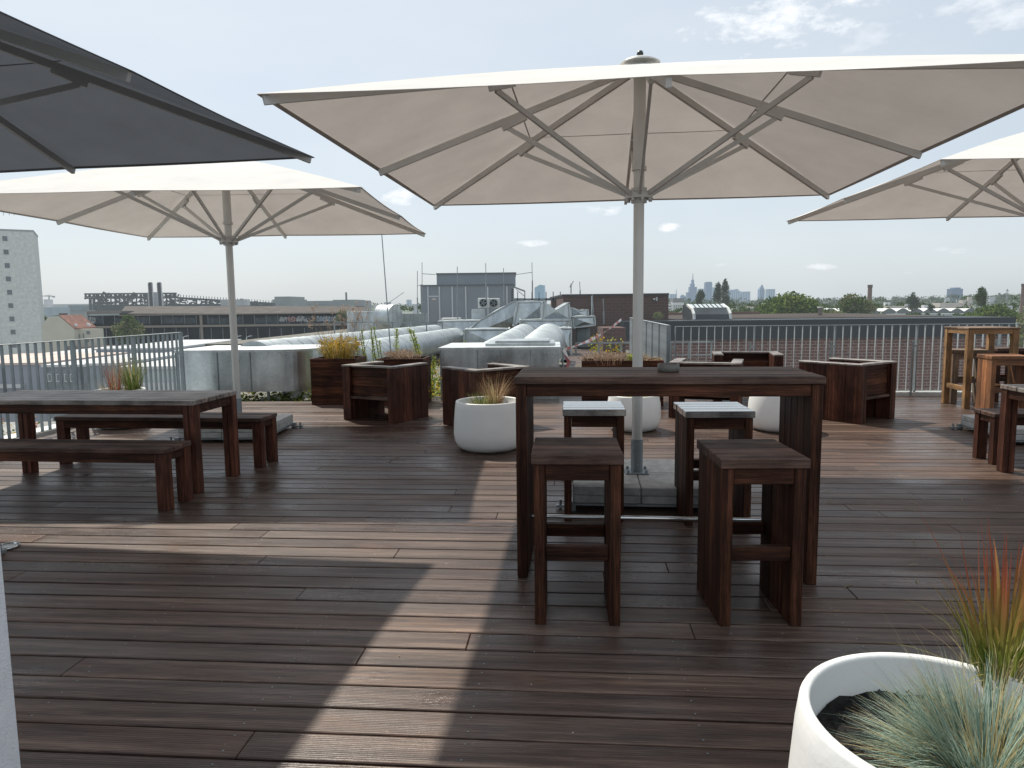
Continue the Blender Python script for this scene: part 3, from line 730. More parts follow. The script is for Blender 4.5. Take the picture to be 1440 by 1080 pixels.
b = MB(); leaf_quads(b, (-.2, 0, .05), .45, .2, .08, 1200, .014, rr, (0, 0, 1), 26); leaf_quads(b, (.35, 0, .04), .26, .2, .08, 400, .014, rr, (0, 1, 2), 10); leaf_quads(b, (.12, -.02, .06), .1, .15, .08, 240, .018, rr, (3,), 5)
tuft(b, (-.2, 0, -.05), 160, .35, .2, .005, .5, .3, rr, 3, (0, 1))
b.build('sedum_plant', [G['pinkish'], G['brown'], G['straw'], G['lime']], loc=(cC.x, cC.y, .66), rz=-rad(5), label='dry reddish sedum and green rosettes in the long planter box', cat='plant')

# ------------------------------------------------------------------ white pots
def make_pot(loc, sc_, label, rim=.30, Hh=.47):
    t = thing('white_pot', loc, 0, label, 'plant pot', 'round white plant pots')
    k = rim / .30
    prof = [(.0, 0), (.20, 0), (.245, .012), (.285, .045), (.312, .10), (.322, .17), (.320, .25), (.316, .33), (.307, Hh - .07), (.300, Hh - .012), (.296, Hh - .003), (.288, Hh), (.279, Hh - .003), (.275, Hh - .012), (.276, Hh - .13), (.0, Hh - .13)]
    b = MB(); b.lathe([(r * k, z) for r, z in prof], 72); b.build('bowl', mt['pot'], t)
    b = MB(); q = random.Random(int(loc[0] * 31) + 5)
    n, m = 40, 12; vs = [(0, 0, Hh - .10)]
    for i in range(1, m + 1):
        for j in range(n):
            a = 2 * math.pi * j / n; r = .272 * k * i / m; vs.append((r * math.cos(a), r * math.sin(a), Hh - .105 + q.uniform(-.008, .010)))
    fs = [(0, 1 + j, 1 + (j + 1) % n) for j in range(n)] + [(1 + (i - 1) * n + j, 1 + i * n + j, 1 + i * n + (j + 1) % n, 1 + (i - 1) * n + (j + 1) % n) for i in range(1, m) for j in range(n)]
    b.add(vs, fs, 0, False)
    for _ in range(380):                                  # crumbs
        a = q.uniform(0, 6.28); r = .265 * k * math.sqrt(q.random()); s = q.uniform(.002, .006); x, y, z = r * math.cos(a), r * math.sin(a), Hh - .098
        b.add([(x - s, y - s, z), (x + s, y - s, z), (x + s, y + s, z), (x - s, y + s, z), (x, y, z + 1.6 * s)], [(0, 1, 4), (1, 2, 4), (2, 3, 4), (3, 0, 4)])
    b.build('soil', mt['soil'], t)
    return t
def grass_obj(name, b, mats, loc, label): b.build(name, mats, loc=loc, label=label, cat='ornamental grass')
rr = random.Random(21)
# big pot bottom right
NP = Vector((1.02, 1.56, 0))
make_pot(NP, 1, 'large white pot in the bottom right corner, nearest the camera', .335, .53)
b = MB(); tuft(b, (0, 0, 0), 3000, .065, .245, .0031, .8, .9, rr, 6, (0, 0, 0, 0, 0, 0, 1)); tuft(b, (0, 0, 0), 200, .05, .33, .0018, .45, .8, rr, 6, (1, 0)); tuft(b, (0, 0, 0), 1000, .06, .27, .0028, 1.1, .7, rr, 6, (1, 0, 0)); tuft(b, (0, 0, 0), 26, .05, .40, .0016, .9, .7, rr, 6, (0, 1))
grass_obj('blue_fescue', b, [G['fescue'], G['straw']], (1.02, 1.435, .428), 'blue green fescue tuft spilling over the near white pot')
b = MB(); rp = at(1408, 985, z=.43)
G['blood'] = leafm('red_tipped_blades', (.10, .15, .03), (.30, .34, .08)); _nt = G['blood'].node_tree
_tc = node(_nt, 'ShaderNodeTexCoord'); _sp = node(_nt, 'ShaderNodeSeparateXYZ'); _nt.links.new(_tc.outputs['Object'], _sp.inputs[0])
_mr = node(_nt, 'ShaderNodeMapRange'); _mr.inputs[1].default_value = .15; _mr.inputs[2].default_value = .38; _nt.links.new(_sp.outputs['Z'], _mr.inputs[0])
_base = [n_ for n_ in _nt.nodes if n_.type == 'VALTORGB'][0].outputs[0]
_mul = mixcol(_nt, _mr.outputs[0], _base, (.32, .095, .055))
for n_ in _nt.nodes:
    if n_.type in ('BSDF_DIFFUSE', 'BSDF_TRANSLUCENT'): _nt.links.new(_mul, n_.inputs[0])
for _ in range(120):
    a = rr.uniform(0, 6.28); d = .065 * math.sqrt(rr.random()); L = rr.uniform(.22, .54)
    blade(b, (d * math.cos(a), d * math.sin(a), 0), a, L, rr.uniform(.007, .015), rr.uniform(.0, .26), rr.choice((rr.uniform(-.05, .3), rr.uniform(.3, 1.3))), 7, 0)
for _ in range(170):
    a = rr.uniform(0, 6.28); d = .06 * math.sqrt(rr.random()); L = rr.uniform(.12, .30)
    blade(b, (d * math.cos(a), d * math.sin(a), 0), a, L, rr.uniform(.003, .008), rr.uniform(.1, .5), rr.uniform(.1, .9), 5, rr.choice((1, 2, 3, 3)))
for _ in range(14):
    a = rr.uniform(2.2, 4.4); blade(b, (0, 0, 0), a, rr.uniform(.3, .46), .003, rr.uniform(.2, .9), rr.uniform(.5, 1.6), 8, rr.choice((2, 3)))
grass_obj('blood_grass', b, [G['blood'], G['green'], G['olive'], G['straw']], (rp.x, rp.y, .428), 'tall green grass with red tips in the near white pot')
b = MB()
q = random.Random(2); n = 14; vs = [(0, 0, .05)] 
for i in range(1, 5):
    for j in range(n):
        a = 2 * math.pi * j / n; f = i / 4; vs.append((.045 * math.sin(f * math.pi / 2) * math.cos(a) * q.uniform(.9, 1.05), .035 * math.sin(f * math.pi / 2) * math.sin(a), .05 * math.cos(f * math.pi / 2)))
b.add(vs, [(0, 1 + j, 1 + (j + 1) % n) for j in range(n)] + [(1 + (i - 1) * n + j, 1 + i * n + j, 1 + i * n + (j + 1) % n, 1 + (i - 1) * n + (j + 1) % n) for i in range(1, 4) for j in range(n)], 0, True)
sp = at(1439, 1000, z=.48); b.build('stone', mt['stone'], loc=(sp.x, sp.y, .43), label='pale speckled stone beside the red tipped grass', cat='stone')
# pots farther back
def far_pot(px, py, label, rim=.29, Hh=.47):
    p = at(px, py, z=0); make_pot((p.x, p.y, 0), 1, label, rim, Hh); return p
p = far_pot(688, 631, 'white pot with tall dry grass, left of the bar table', .345, .52)
b = MB(); tuft(b, (-.05, 0, 0), 500, .09, .24, .004, .5, .6, rr, 4, (0, 0, 1)); tuft(b, (.07, 0, 0), 260, .05, .42, .005, .3, .9, rr, 5, (1, 2, 2)); tuft(b, (0, 0, 0), 14, .08, .50, .003, .3, .1, rr, 4, (2,))
grass_obj('feather_grass', b, [G['green'], G['straw'], G['brown']], (p.x, p.y, .385), 'green and straw coloured grass in the pot left of the bar table')
p = far_pot(891, 604, 'white pot behind the parasol pole and the rear bar stools', .30, .43)
b = MB(); leaf_quads(b, (0, 0, .03), .2, .2, .1, 700, .018, rr, (0, 0, 1), 14); tuft(b, (0, 0, -.05), 240, .14, .2, .005, .5, .5, rr, 4, (0, 1))
b.build('lavender_plant', [G['lime'], G['straw']], loc=(p.x, p.y, .37), label='pale yellow green plant in the pot behind the parasol pole', cat='plant')
p = far_pot(1092, 604, 'white pot partly hidden by the right end of the bar table', .31, .45)
b = MB(); tuft(b, (.02, 0, 0), 340, .09, .24, .005, .4, .5, rr, 4, (0, 1, 2)); grass_obj('sedge_grass', b, [G['olive'], G['brown'], G['red']], (p.x, p.y, .36), 'brown and green sedge in the pot behind the right end of the bar table')
p = far_pot(172, 600, 'white pot by the left railing behind the dining table', .30, .49)
b = MB()
for _ in range(90):
    a = rr.uniform(0, 6.28); blade(b, (-.05 + .05 * math.cos(a), .03 * math.sin(a), 0), a, rr.uniform(.3, .62), .007, rr.uniform(0, .35), rr.uniform(-.05, .3), 4, rr.choice((0, 3, 0)))
tuft(b, (.17, 0, 0), 260, .07, .52, .006, .3, .25, rr, 4, (1, 1, 2)); tuft(b, (-.12, 0, 0), 80, .07, .35, .005, .8, .5, rr, 4, (0, 2))
grass_obj('red_fountain_grass', b, [G['pinkish'], G['green'], G['straw'], G['red']], (p.x, p.y, .39), 'red brown and green grasses in the pot by the left railing')

# recessed deck light
p = at(10, 770, z=0)
t = thing('deck_light', (p.x, p.y, 0), 0, 'small round floor spotlight set on the deck beside the white column', 'floor light')
b = MB(); b.lathe([(.055, .001), (.072, .002), (.070, .016), (.052, .018), (.048, .012)], 32); b.build('ring', mt['chrome'], t)
b = MB(); b.lathe([(0, .0115), (.047, .0115), (.047, .004), (0, .004)], 32); b.build('lens', mt['white_led'], t)
# fallen stalks and grit on the boards
b = MB(); q = random.Random(9)
for _ in range(26):
    p = at(q.uniform(1090, 1430), q.uniform(690, 860), z=0); a = q.uniform(0, 3.14); L = q.uniform(.02, .10)
    b.bar((p.x, p.y, .004), (p.x + L * math.cos(a), p.y + L * math.sin(a), .004), .002, .002)
for _ in range(30):
    p = at(q.uniform(300, 1430), q.uniform(660, 980), z=0); s = q.uniform(.001, .0028)
    b.box(p.x - s, p.x + s, p.y - s, p.y + s, .0025, .0025 + s)
b.build('fallen_straw', G['straw'], kind='stuff', label='bits of dry straw scattered over the deck boards', cat='straw')

# ------------------------------------------------------------------ railings
def make_fence(name, u0, v0, u1, v1, label, Hh=1.14, sp=.125, stub=True, skip_first=False):
    A, B = W(u0, v0), W(u1, v1); d = (B - A); L = d.length; ang = math.atan2(d.y, d.x)
    t = thing(name, A, ang, label, 'railing')
    b = MB(); b.box(0, L, -.025, .025, Hh - .008, Hh, 0, .002); b.build('top_rail', mt['galv'], t)
    b = MB(); b.box(0, L, -.02, .02, .085, .093, 0, .001); b.build('bottom_rail', mt['galv'], t)
    n = int(L / sp); proto = None; pp = None; ps = None
    for i in range(n + 1):
        x = i * sp
        if i % 10 == 0:
            if pp is None:
                b = MB(); b.box(-.007, .007, -.035, .035, -.15, Hh - .009, 0, .001); pp = b.build('post', mt['galv_d'], t, (x, 0, 0))
                if stub:
                    s = 1
                    b = MB(); b.box(-.012 - .075, .012 - .075, -.075, -.045, -.1, .86, 0, .002); b.box(-.08, 0, -.062, -.05, .79, .82); b.tube([(-.075, -.06, .86), (-.075, -.06, .885)], .02, 8)
                    b.build('stub_post', mt['galv'], pp)
            else: dup(pp, (x, 0, 0), 0, parent=t)
        else:
            if proto is None:
                b = MB(); b.box(-.004, .004, -.018, .018, .094, Hh - .009); proto = b.build('baluster', mt['galv_d' if stub and L < 9 and v1 < v0 else 'galv_l'], t, (x, 0, 0))
            else:
                c = proto.copy(); c.location = (x, 0, 0); COL.objects.link(c)
    return t
make_fence('metal_railing', 1.72, 11.7, 9.7, 11.7, 'galvanised railing across the back of the deck in front of the brick wall')
make_fence('metal_railing', -6.2, 10.95, -6.2, 3.2, 'galvanised railing along the left side of the deck', 1.14, .125)
make_fence('metal_railing', 1.62, 11.75, 1.62, 19.0, 'galvanised railing running away beside the wooden passage', 1.16, .105, False)

# ------------------------------------------------------------------ ducts and plant on our roof
def duct_box(name, x0, x1, y0, y1, z0, z1, yaw, label, seams=(), elbow=0):
    """sheet metal box; elbow > 0 rounds the far right end backwards"""
    t = thing(name, ((x0 + x1) / 2, y0, 0), -rad(yaw), label, 'air duct'); L = x1 - x0; D = y1 - y0
    pts = [(-L / 2, 0)]
    if elbow:
        for k in range(13):
            a = math.pi / 2 * k / 12; pts.append((L / 2 - elbow + elbow * math.sin(a), elbow - elbow * math.cos(a)))
    else: pts.append((L / 2, 0))
    pts += [(L / 2, D), (-L / 2, D)]
    b = MB(); b.prism(pts, z0, z1)
    b.build('casing', mt['duct'], t)
    b = MB(); n = len(pts)                                   # rim flange, folded edges
    c = (0, D / 2)
    big = [(x + (.02 if x > c[0] else -.02), y + (.02 if y > c[1] else -.02)) for x, y in pts]
    b.prism(big, z1 - .03, z1 + .012); b.build('flange', mt['duct_w'], t)
    b = MB()
    for s in seams + (-L / 2 + .012,):
        b = MB(); b.box(s - .008, s + .008, -.014, -.001, z0 + .01, z1 - .031); b.build('seam', mt['galv_d'], t)
    return t
# left box with rounded end, on short slotted legs
t = duct_box('rectangular_duct', -5.72, -3.36, 12.0, 13.5, .10, .80, 3, 'galvanised rectangular duct with a rounded end left of the planter boxes', (-.45, .12), .55)
for x in (-.9, .3):
    b = MB(); b.box(x - .02, x + .02, .25, .29, -.25, .10); b.box(x - .02, x + .02, 1.0, 1.04, -.25, .10); b.build('leg', mt['galv'], t)
t = duct_box('rectangular_duct', -1.16, .76, 11.38, 12.9, -.16, .83, 3.5, 'galvanised rectangular duct behind the grassy pot, feeding the two middle round ducts', (-.35, .02, .5))
b = MB(); b.box(-.25, .88, .3, 1.4, .845, .885); b.box(-.1, .8, .45, 1.3, .886, .92); b.build('lid', mt['duct'], t)
def round_duct(p, q, r, label, ends=True):
    p, q = Vector(p), Vector(q); L = (q - p).length; d = (q - p).normalized(); n = int(L / .09); vs = []; N = 40
    a = d.cross(Vector((0, 0, 1))).normalized(); u = a.cross(d)
    for i in range(n + 1):                                    # lightly ribbed spiral seams
        for k in range(N):
            th = 2 * math.pi * k / N
            ph = (i * .09 / .55 + k / N) % 1.0
            rr_ = r * (1 + (.012 if ph < .12 else 0))
            vs.append(p + d * (L * i / n) + (a * math.cos(th) + u * math.sin(th)) * rr_)
    b = MB(); FF = [(i * N + k, i * N + (k + 1) % N, (i + 1) * N + (k + 1) % N, (i + 1) * N + k) for i in range(n) for k in range(N)]
    sm_ = [((i * .09 / .55 + k / N) % 1.0) < .12 for i in range(n) for k in range(N)]
    b.add([v - p for v in vs], FF, 0, True); nf = len(FF); b.m[:nf] = [1 if x else 0 for x in sm_]
    b.add([v - p for v in vs[-N:]], [tuple(range(N))]); b.add([v - p for v in vs[:N]], [tuple(range(N))[::-1]])
    t = thing('round_duct', p, 0, label, 'air duct', 'large round spiral ducts on the roof')
    b.build('pipe', [mt['duct_round'], mt['duct_seam']], t)
    b = MB()
    m = max(2, int(L / 4))
    for i in range(m):
        c = d * (L * (i + .5) / m); z = -(p.z + c.z) - .2
        b.box(c.x - .5, c.x + .5, c.y - .03, c.y + .03, -r - .06, -r + .02); b.box(c.x - .45, c.x - .4, c.y - .03, c.y + .03, z, -r - .06); b.box(c.x + .4, c.x + .45, c.y - .03, c.y + .03, z, -r - .06)
    b.build('support', mt['galv'], t)
e = at(612, 470, Y=31); round_duct((-4.75, 13.1, .50), (e.x, 31, e.z), .41, 'upper left round spiral duct running from the rounded box towards the grey plant house')
e = at(640, 475, Y=30); round_duct((-3.3, 14.2, .38), (e.x, 30, e.z), .42, 'second round spiral duct passing just behind the planter boxes')
e = at(737, 474, Y=20); round_duct((-.55, 12.7, .42), (e.x, 20, e.z), .37, 'left one of the two middle round ducts behind the rectangular duct')
e = at(772, 478, Y=19.5); round_duct((.35, 12.7, .45), (e.x, 19.5, e.z), .45, 'right one of the two middle round ducts behind the rectangular duct')

def bx(mb, px0, px1, py0, py1, Y, dep, mi=0, ch=0, z0=None):
    """box whose front face, at distance Y, spans these photo pixels"""
    a = at(px0, (py0 + py1) / 2, Y=Y); b_ = at(px1, (py0 + py1) / 2, Y=Y); tz = at((px0 + px1) / 2, py0, Y=Y).z; bz = at((px0 + px1) / 2, py1, Y=Y).z if z0 is None else z0
    mb.box(a.x, b_.x, Y, Y + dep, bz, tz, mi, ch); return a.x, b_.x, bz, tz
def solo(name, mat, label, cat, px0, px1, py0, py1, Y, dep, group=None, z0=None, ch=0):
    b = MB(); bx(b, px0, px1, py0, py1, Y, dep, 0, ch, z0); return b.build(name, mat, label=label, cat=cat, group=group)
# faceted duct transition pieces (lots of cross-broken sheet metal)
def faceted(name, label, pts_front, Y, dep, parts=None, group=None):
    """polygon of photo pixels at distance Y, extruded back, each quad cross-broken to a shallow pyramid"""
    t = thing(name, at(*pts_front[0], Y=Y), 0, label, 'air duct', group); org = t.location.copy()
    P = [at(x, y, Y=Y) - org for x, y in pts_front]; n = len(P); b = MB()
    c = sum(P, Vector()) / n
    b.add(P + [c + Vector((0, -.12, 0))], [(i, (i + 1) % n, n) for i in range(n)])
    Q = [p + Vector((0, dep, 0)) for p in P]
    for i in range(n):
        j = (i + 1) % n; m = (P[i] + P[j] + Q[i] + Q[j]) / 4; nr = (P[j] - P[i]).cross(Vector((0, 1, 0)))
        m = m + (nr.normalized() * .06 if nr.length else Vector())
        b.add([P[i], P[j], Q[j], Q[i], m], [(0, 1, 4), (1, 2, 4), (2, 3, 4), (3, 0, 4)])
    b.build('casing', mt['duct'], t)
    b = MB()
    for i in range(n):
        b.bar(P[i] + Vector((0, -.02, 0)), P[(i + 1) % n] + Vector((0, -.02, 0)), .05, .05)
        b.bar(P[i], Q[i], .05, .05)
    b.build('flange', mt['duct_w'], t); return t
FG = 'folded sheet metal duct pieces of the ventilation plant'
faceted('folded_duct', 'long low folded duct in front of the grey plant house', [(616, 478), (616, 452), (690, 451), (690, 480)], 33.5, 3)
faceted('folded_duct', 'sloping folded duct rising left to right to the ventilation plant', [(645, 476), (676, 450), (722, 424), (762, 425), (738, 458), (700, 478)], 29, 1.6)
faceted('folded_duct', 'arched folded duct at the top of the ventilation plant', [(722, 459), (728, 425), (768, 424), (766, 459)], 26.5, 2.4)
faceted('folded_duct', 'big folded duct with a zigzag top at the right of the ventilation plant', [(762, 449), (764, 425), (782, 437), (800, 426), (802, 449)], 25, 2.4)
faceted('folded_duct', 'wide casing under the zigzag duct of the ventilation plant', [(732, 485), (732, 450.5), (803, 450.5), (803, 485)], 24.6, 2.6)
faceted('folded_duct', 'low folded duct piece between the left and middle round ducts', [(651, 492), (654, 464), (716, 463), (716, 480), (690, 492)], 24.5, 1.5)
faceted('folded_duct', 'upright end piece right of the middle round ducts', [(789, 507), (789, 462), (803, 462), (803, 500)], 21.5, 1.2)
faceted('folded_duct', 'small square duct end in front of the brick building', [(806, 461), (806, 446), (836, 445), (837, 457)], 26, 1.8)
faceted('folded_duct', 'tapering duct joint left of the brick building', [(803, 448), (803, 433), (816, 437), (827, 436), (827, 446)], 27.5, 1.5)
solo('equipment_stand', mt['galv_d'], 'grey metal stand under the duct end by the brick building', 'stand', 812, 830, 462, 488, 26.5, .6)
# platform grating with rail on top of the plant
b = MB(); bx(b, 722, 790, 419.5, 422, 33, 4); 
for px in range(728, 790, 10):
    a = at(px, 421, Y=33); b.box(a.x - .02, a.x + .02, 33, 33.04, a.z - .1, a.z + .35)
b.build('service_platform', mt['galv_d'], label='steel service platform on top of the ventilation plant', cat='platform')
# left round tank-like duct with fence behind (525-600 px)
b = MB(); p0 = at(534, 446, Y=36); p1 = at(556, 446, Y=36)
b.tube([(p0.x, 36.4, p0.z), (p1.x, 36.0, p0.z)], .62, 28); b.build('round_tank', mt['duct_w'], label='short shiny round duct bend far left on the roof', cat='air duct')
b = MB()
for i in range(11):
    px = 556 + i * 4.2; bx(b, px, px + 4, 441 + (0 if i > 1 else 3), 466, 37, .15, 0)
b.build('screen_wall', galv('screen_sheet', (.38, .42, .42), .6, .3), label='grey ribbed sheet metal screen left of the plant house', cat='screen wall')
solo('equipment_cabinet', mt['duct'], 'pale sheet metal cabinet at the left edge of the roof', 'cabinet', 488, 528, 438, 470, 42, 2)
b = MB()
y0_ = None
for (pa, pb) in (((470, 453), (622, 454)),):
    A_, B_ = at(*pa, Y=24), at(*pb, Y=28); b.bar(A_, B_, .035, .035)
    b.bar(A_ - Vector((0, 0, .45)), B_ - Vector((0, 0, .45)), .03, .03)
    for i in range(7):
        m = A_.lerp(B_, i / 6); b.bar(m, Vector((m.x, m.y, -.25)), .04, .04)
b.build('roof_rail', mt['galv_d'], label='thin pipe handrail along the left edge of the far roof', cat='handrail')
# grey plant house
steel = far('grey_blue_cladding', (.17, .20, .23), .10, .10, .6, .55)
trimm = far('pale_trim', (.55, .58, .60), .08, .05, 1, .6)
Y = 46
t = thing('plant_house', (at(660, 470, Y=Y).x, Y, -.2), 0, 'blue grey clad plant house with a lower front and a set back upper storey', 'building'); o = t.location.copy()
def part(mat, name, fn, par=None):
    b = MB(); fn(b)
    b.v = [(x - o.x, y - o.y, z - o.z) for x, y, z in b.v]
    return b.build(name, mat, par or t)
part(steel, 'wall', lambda b: bx(b, 592, 723, 401, 470, Y, 8, z0=-.2))
part(steel, 'upper_storey', lambda b: bx(b, 614, 725, 385, 402, Y + 1.5, 6))
part(far('dark_roof_edge', (.08, .09, .1), .08), 'roof_edge', lambda b: (bx(b, 613, 726, 383.5, 385.2, Y + 1.4, 6.2), bx(b, 591, 723, 400, 401.6, Y - .1, 1.4)))
for px in (602, 618, 636, 655, 686, 713): part(trimm, 'downpipe', lambda b: bx(b, px - .7, px + .9, 403, 452, Y - .08, .07))
d = part(far('door_grey', (.20, .22, .25), .1), 'door', lambda b: bx(b, 604, 617.4, 417.5, 453, Y - .06, .05))
part(trimm, 'door_frame', lambda b: (bx(b, 603, 618, 416, 417.4, Y - .08, .07)), d)
part(far('sign_pale', (.6, .5, .5), .05), 'door_sign', lambda b: bx(b, 607.5, 613, 419.5, 422, Y - .075, .01), d)
lv = part(far('louvre_dark', (.03, .03, .035), .05), 'louvre', lambda b: [bx(b, 719.3, 722.8, 406 + i * 3.7, 408.4 + i * 3.7, Y - .05, .04) for i in range(5)])
# roof shed with slanting cover at its right
b = MB(); q = [at(722, 403, Y=44), at(738, 409, Y=44), at(738, 420, Y=44), at(722, 420, Y=44)]
for i in range(4): b.bar(q[i], q[(i + 1) % 4], .06, .06)
b.bar(q[0] + Vector((0, 1.5, 0)), q[1] + Vector((0, 1.5, 0)), .06, .06); b.bar(at(726, 407, Y=44), at(738, 417, Y=44), .04, .04)
b.build('steel_frame', mt['galv'], label='light steel frame fixed to the right corner of the plant house', cat='frame')
# lightning rods
for i, (px, y0, y1, Yr) in enumerate(((587, 381, 455, 42), (593.5, 369, 430, 42.5), (643, 375, 452, 36), (683, 370, 424, 37), (708, 377, 424, 38), (748, 369, 420, 40), (815, 396, 420, 41), (833, 414, 447, 28), (848, 420, 456, 27.5))):
    a, c_ = at(px, y0, Y=Yr), at(px + .8, y1, Y=Yr)
    b = MB(); b.tube([(0, 0, 0), (0, 0, (a.z - c_.z) * .5)], .035, 8); b.tube([(0, 0, (a.z - c_.z) * .5), (a.x - c_.x, 0, a.z - c_.z)], .02, 6)
    b.build('lightning_rod', mt['galv'], loc=c_, label='thin metal lightning rod of the ventilation plant roof', cat='lightning rod', group='lightning rods around the ventilation plant')
b = MB(); 
for A_, B_ in (((593.5, 385, 42.5), (612, 386, 46)), ((593.5, 400, 42.5), (587, 402, 42)), ((726, 386, 46), (748, 383, 40))): b.bar(at(A_[0], A_[1], Y=A_[2]), at(B_[0], B_[1], Y=B_[2]), .035, .035)
b.build('conductor_bar', mt['galv'], label='thin horizontal conductor bars joining rods and plant house', cat='conductor')
# tall leaning antenna in front
b = MB(); A_, B_ = at(537, 331, Y=15), at(550, 503, Y=15)
lo = Vector((B_.x + .02, 15, -.2)); hi = A_ + (A_ - B_) * .25
b.tube([Vector((0, 0, 0)), (B_ - lo), (A_ - lo)], .017, 8, r1=.010); b.tube([(A_ - lo), (hi - lo)], .009, 6)
c1_ = at(549, 424, Y=15) ; b.tube([at(545, 427, Y=15) - lo, at(568, 411, Y=15) - lo], .006, 5)
b.build('antenna_mast', mt['galv_d'], loc=lo, label='tall thin leaning mast between the left parasol and the plant house', cat='mast')
# two wall-mounted condensers and a third cabinet
def condenser(px0, px1, py0, py1, Y, label, fans):
    t = thing('condenser_unit', at((px0 + px1) / 2, py1, Y=Y), 0, label, 'air conditioner'); o_ = t.location.copy()
    b = MB(); bx(b, px0, px1, py0, py1, Y, .5, 0, .03); b.v = [tuple(Vector(v) - o_) for v in b.v]; b.build('casing', mt['kerb'], t)
    for fx in fans:
        c_ = at(fx, (py0 + py1) / 2 - .3, Y=Y - .01) - o_; r = (at(px1, py0, Y=Y).z - at(px1, py1, Y=Y).z) * .36
        b = MB(); b.tube([c_, c_ + Vector((0, -.03, 0))], r, 24); f = b.build('fan_grille', mt['knob'], t)
        b = MB()
        for k in range(5):
            a = k * math.pi / 2.5; b.bar(c_ + Vector((0, -.035, 0)), c_ + Vector((r * .85 * math.cos(a), -.035, r * .85 * math.sin(a))), .02, .05)
        b.build('fan_blade', mt['galv_d'], f)
condenser(672, 688.5, 419, 433.5, 37, 'pale condenser unit with a round black fan, left of its twin', (679.5,))
condenser(688.5, 703, 419.3, 433.5, 37.2, 'pale condenser unit partly hidden by the duct slope, right of its twin', (694.5,))
solo('equipment_cabinet', mt['duct_w'], 'pale sheet metal cabinet under the condenser units', 'cabinet', 663, 681, 435, 452, 36, 1)
solo('rooflight', mt['kerb'], 'low white rooflight hood in front of the plant house door', 'rooflight', 620, 646, 447.5, 452, 38, 1.5)
# brick building on our roof
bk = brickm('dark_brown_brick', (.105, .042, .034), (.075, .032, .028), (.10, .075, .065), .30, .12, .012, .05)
Yb = 28.6
t = thing('brick_building', (at(866, 470, Y=Yb).x, Yb, -.2), 0, 'long dark brick rooftop building behind the parasol pole', 'building'); o = t.location.copy()
part(bk, 'wall', lambda b: bx(b, 792, 940, 415, 475, Yb, 9, z0=-.2))
part(far('dark_coping', (.05, .05, .055), .05), 'coping', lambda b: bx(b, 790.5, 941, 413, 415.1, Yb - .1, 9.2))
part(trimm, 'wall_lamp', lambda b: (bx(b, 919, 921.5, 419.5, 421.5, Yb - .12, .1), bx(b, 923, 924.5, 418, 423, Yb - .12, .1)))
part(trimm, 'downpipe', lambda b: bx(b, 831.5, 833, 416, 446, Yb - .1, .08))
solo('brick_stair_head', bk, 'low dark brick block left of the railing at the end of the passage', 'building', 848, 880, 461, 500, 23, 1.5, z0=-.2)
b = MB(); p = at(803, 424, Y=40)
b.tube([at(803, 413, Y=43), at(803, 399, Y=43)], .035, 6); b.tube([at(801, 404, Y=43), at(806.5, 395, Y=43)], .02, 5)
for k in range(4): b.bar(at(801.5 + k, 403.5 - k * 2, Y=43), at(803.5 + k, 404 - k * 2, Y=43), .015, .015)
b.build('roof_antenna', mt['galv_d'], label='small tv antenna on the left end of the brick building', cat='antenna')
# red and white barrier tape
tape, ntt, bb = newmat('barrier_tape')
tcx = node(ntt, 'ShaderNodeTexCoord'); wvx = node(ntt, 'ShaderNodeTexWave'); wvx.inputs['Scale'].default_value = .9; wvx.bands_direction = 'DIAGONAL'
ntt.links.new(tcx.outputs['Object'], wvx.inputs['Vector'])
ntt.links.new(ramp(ntt, wvx.outputs[0], [(.48, (.72, .68, .66)), (.56, (.55, .20, .20))]), bb.inputs['Base Color']); bb.inputs['Roughness'].default_value = .4
b = MB(); A_, B_ = at(793, 492, Y=14.3), at(874, 449, Y=18.6); L = []
for i in range(25):
    s = i / 24; m = A_.lerp(B_, s); m.z -= .10 * math.sin(math.pi * s); tw = .03 * math.cos(s * 9); hh = .026 * abs(math.cos(s * 7)) + .01
    L += [m + Vector((0, tw, -hh)), m + Vector((0, -tw, hh))]
b.add(L, [(2 * i, 2 * i + 1, 2 * i + 3, 2 * i + 2) for i in range(24)])
K = [A_ + Vector((.0, 0, 0)), A_ + Vector((.10, 0, -.25)), A_ + Vector((.02, .03, -.45)), A_ + Vector((.16, 0, -.62))]
for i in range(3): b.add([K[i] + Vector((-.035, 0, 0)), K[i] + Vector((.035, .02, 0)), K[i + 1] + Vector((.035, 0, 0)), K[i + 1] + Vector((-.035, .02, 0))], [(0, 1, 2, 3)])
b.build('barrier_tape', tape, label='red and white barrier tape stretched across the wooden passage', cat='barrier tape')
b = MB(); b.tube([(A_.x - .02, A_.y + .03, -.22), (A_.x - .02, A_.y + .03, A_.z + .05)], .018, 8); b.build('tape_post', mt['galv'], label='thin post holding the lower end of the barrier tape', cat='post')
# weeds along the roof edge
q = random.Random(33)
b = MB()
def strip(x0, x1, y0, y1, n, z, s, mats, hgt=.12):
    for _ in range(n):
        x, y = q.uniform(x0, x1), q.uniform(y0, y1); leaf_quads(b, (x, y, z + hgt * .5), .18, .18, hgt, 9, s, q, mats, 3)
strip(-7, 1.2, 11.7, 13.6, 520, -.2, .035, (0, 0, 1, 2)); strip(-1.9, -1.1, 11.2, 12.6, 160, -.2, .03, (2, 0, 3), .5); strip(-6.8, -.8, 13.6, 24, 420, -.2, .05, (0, 1, 4))
strip(.85, 1.5, 12.2, 15.5, 60, -.2, .03, (0, 1), .3); strip(2.6, 3.6, 22, 25, 60, -.2, .05, (2, 3), .5)
b.build('roof_weeds', [G['green'], G['olive'], G['lime'], G['yellow'], G['brown']], kind='stuff', label='patchy green weeds growing on the roof under the ducts', cat='weeds')
b = MB(); 
for i in range(7): b.box(i * .7, i * .7 + .05, 0, .05, 0, .55)
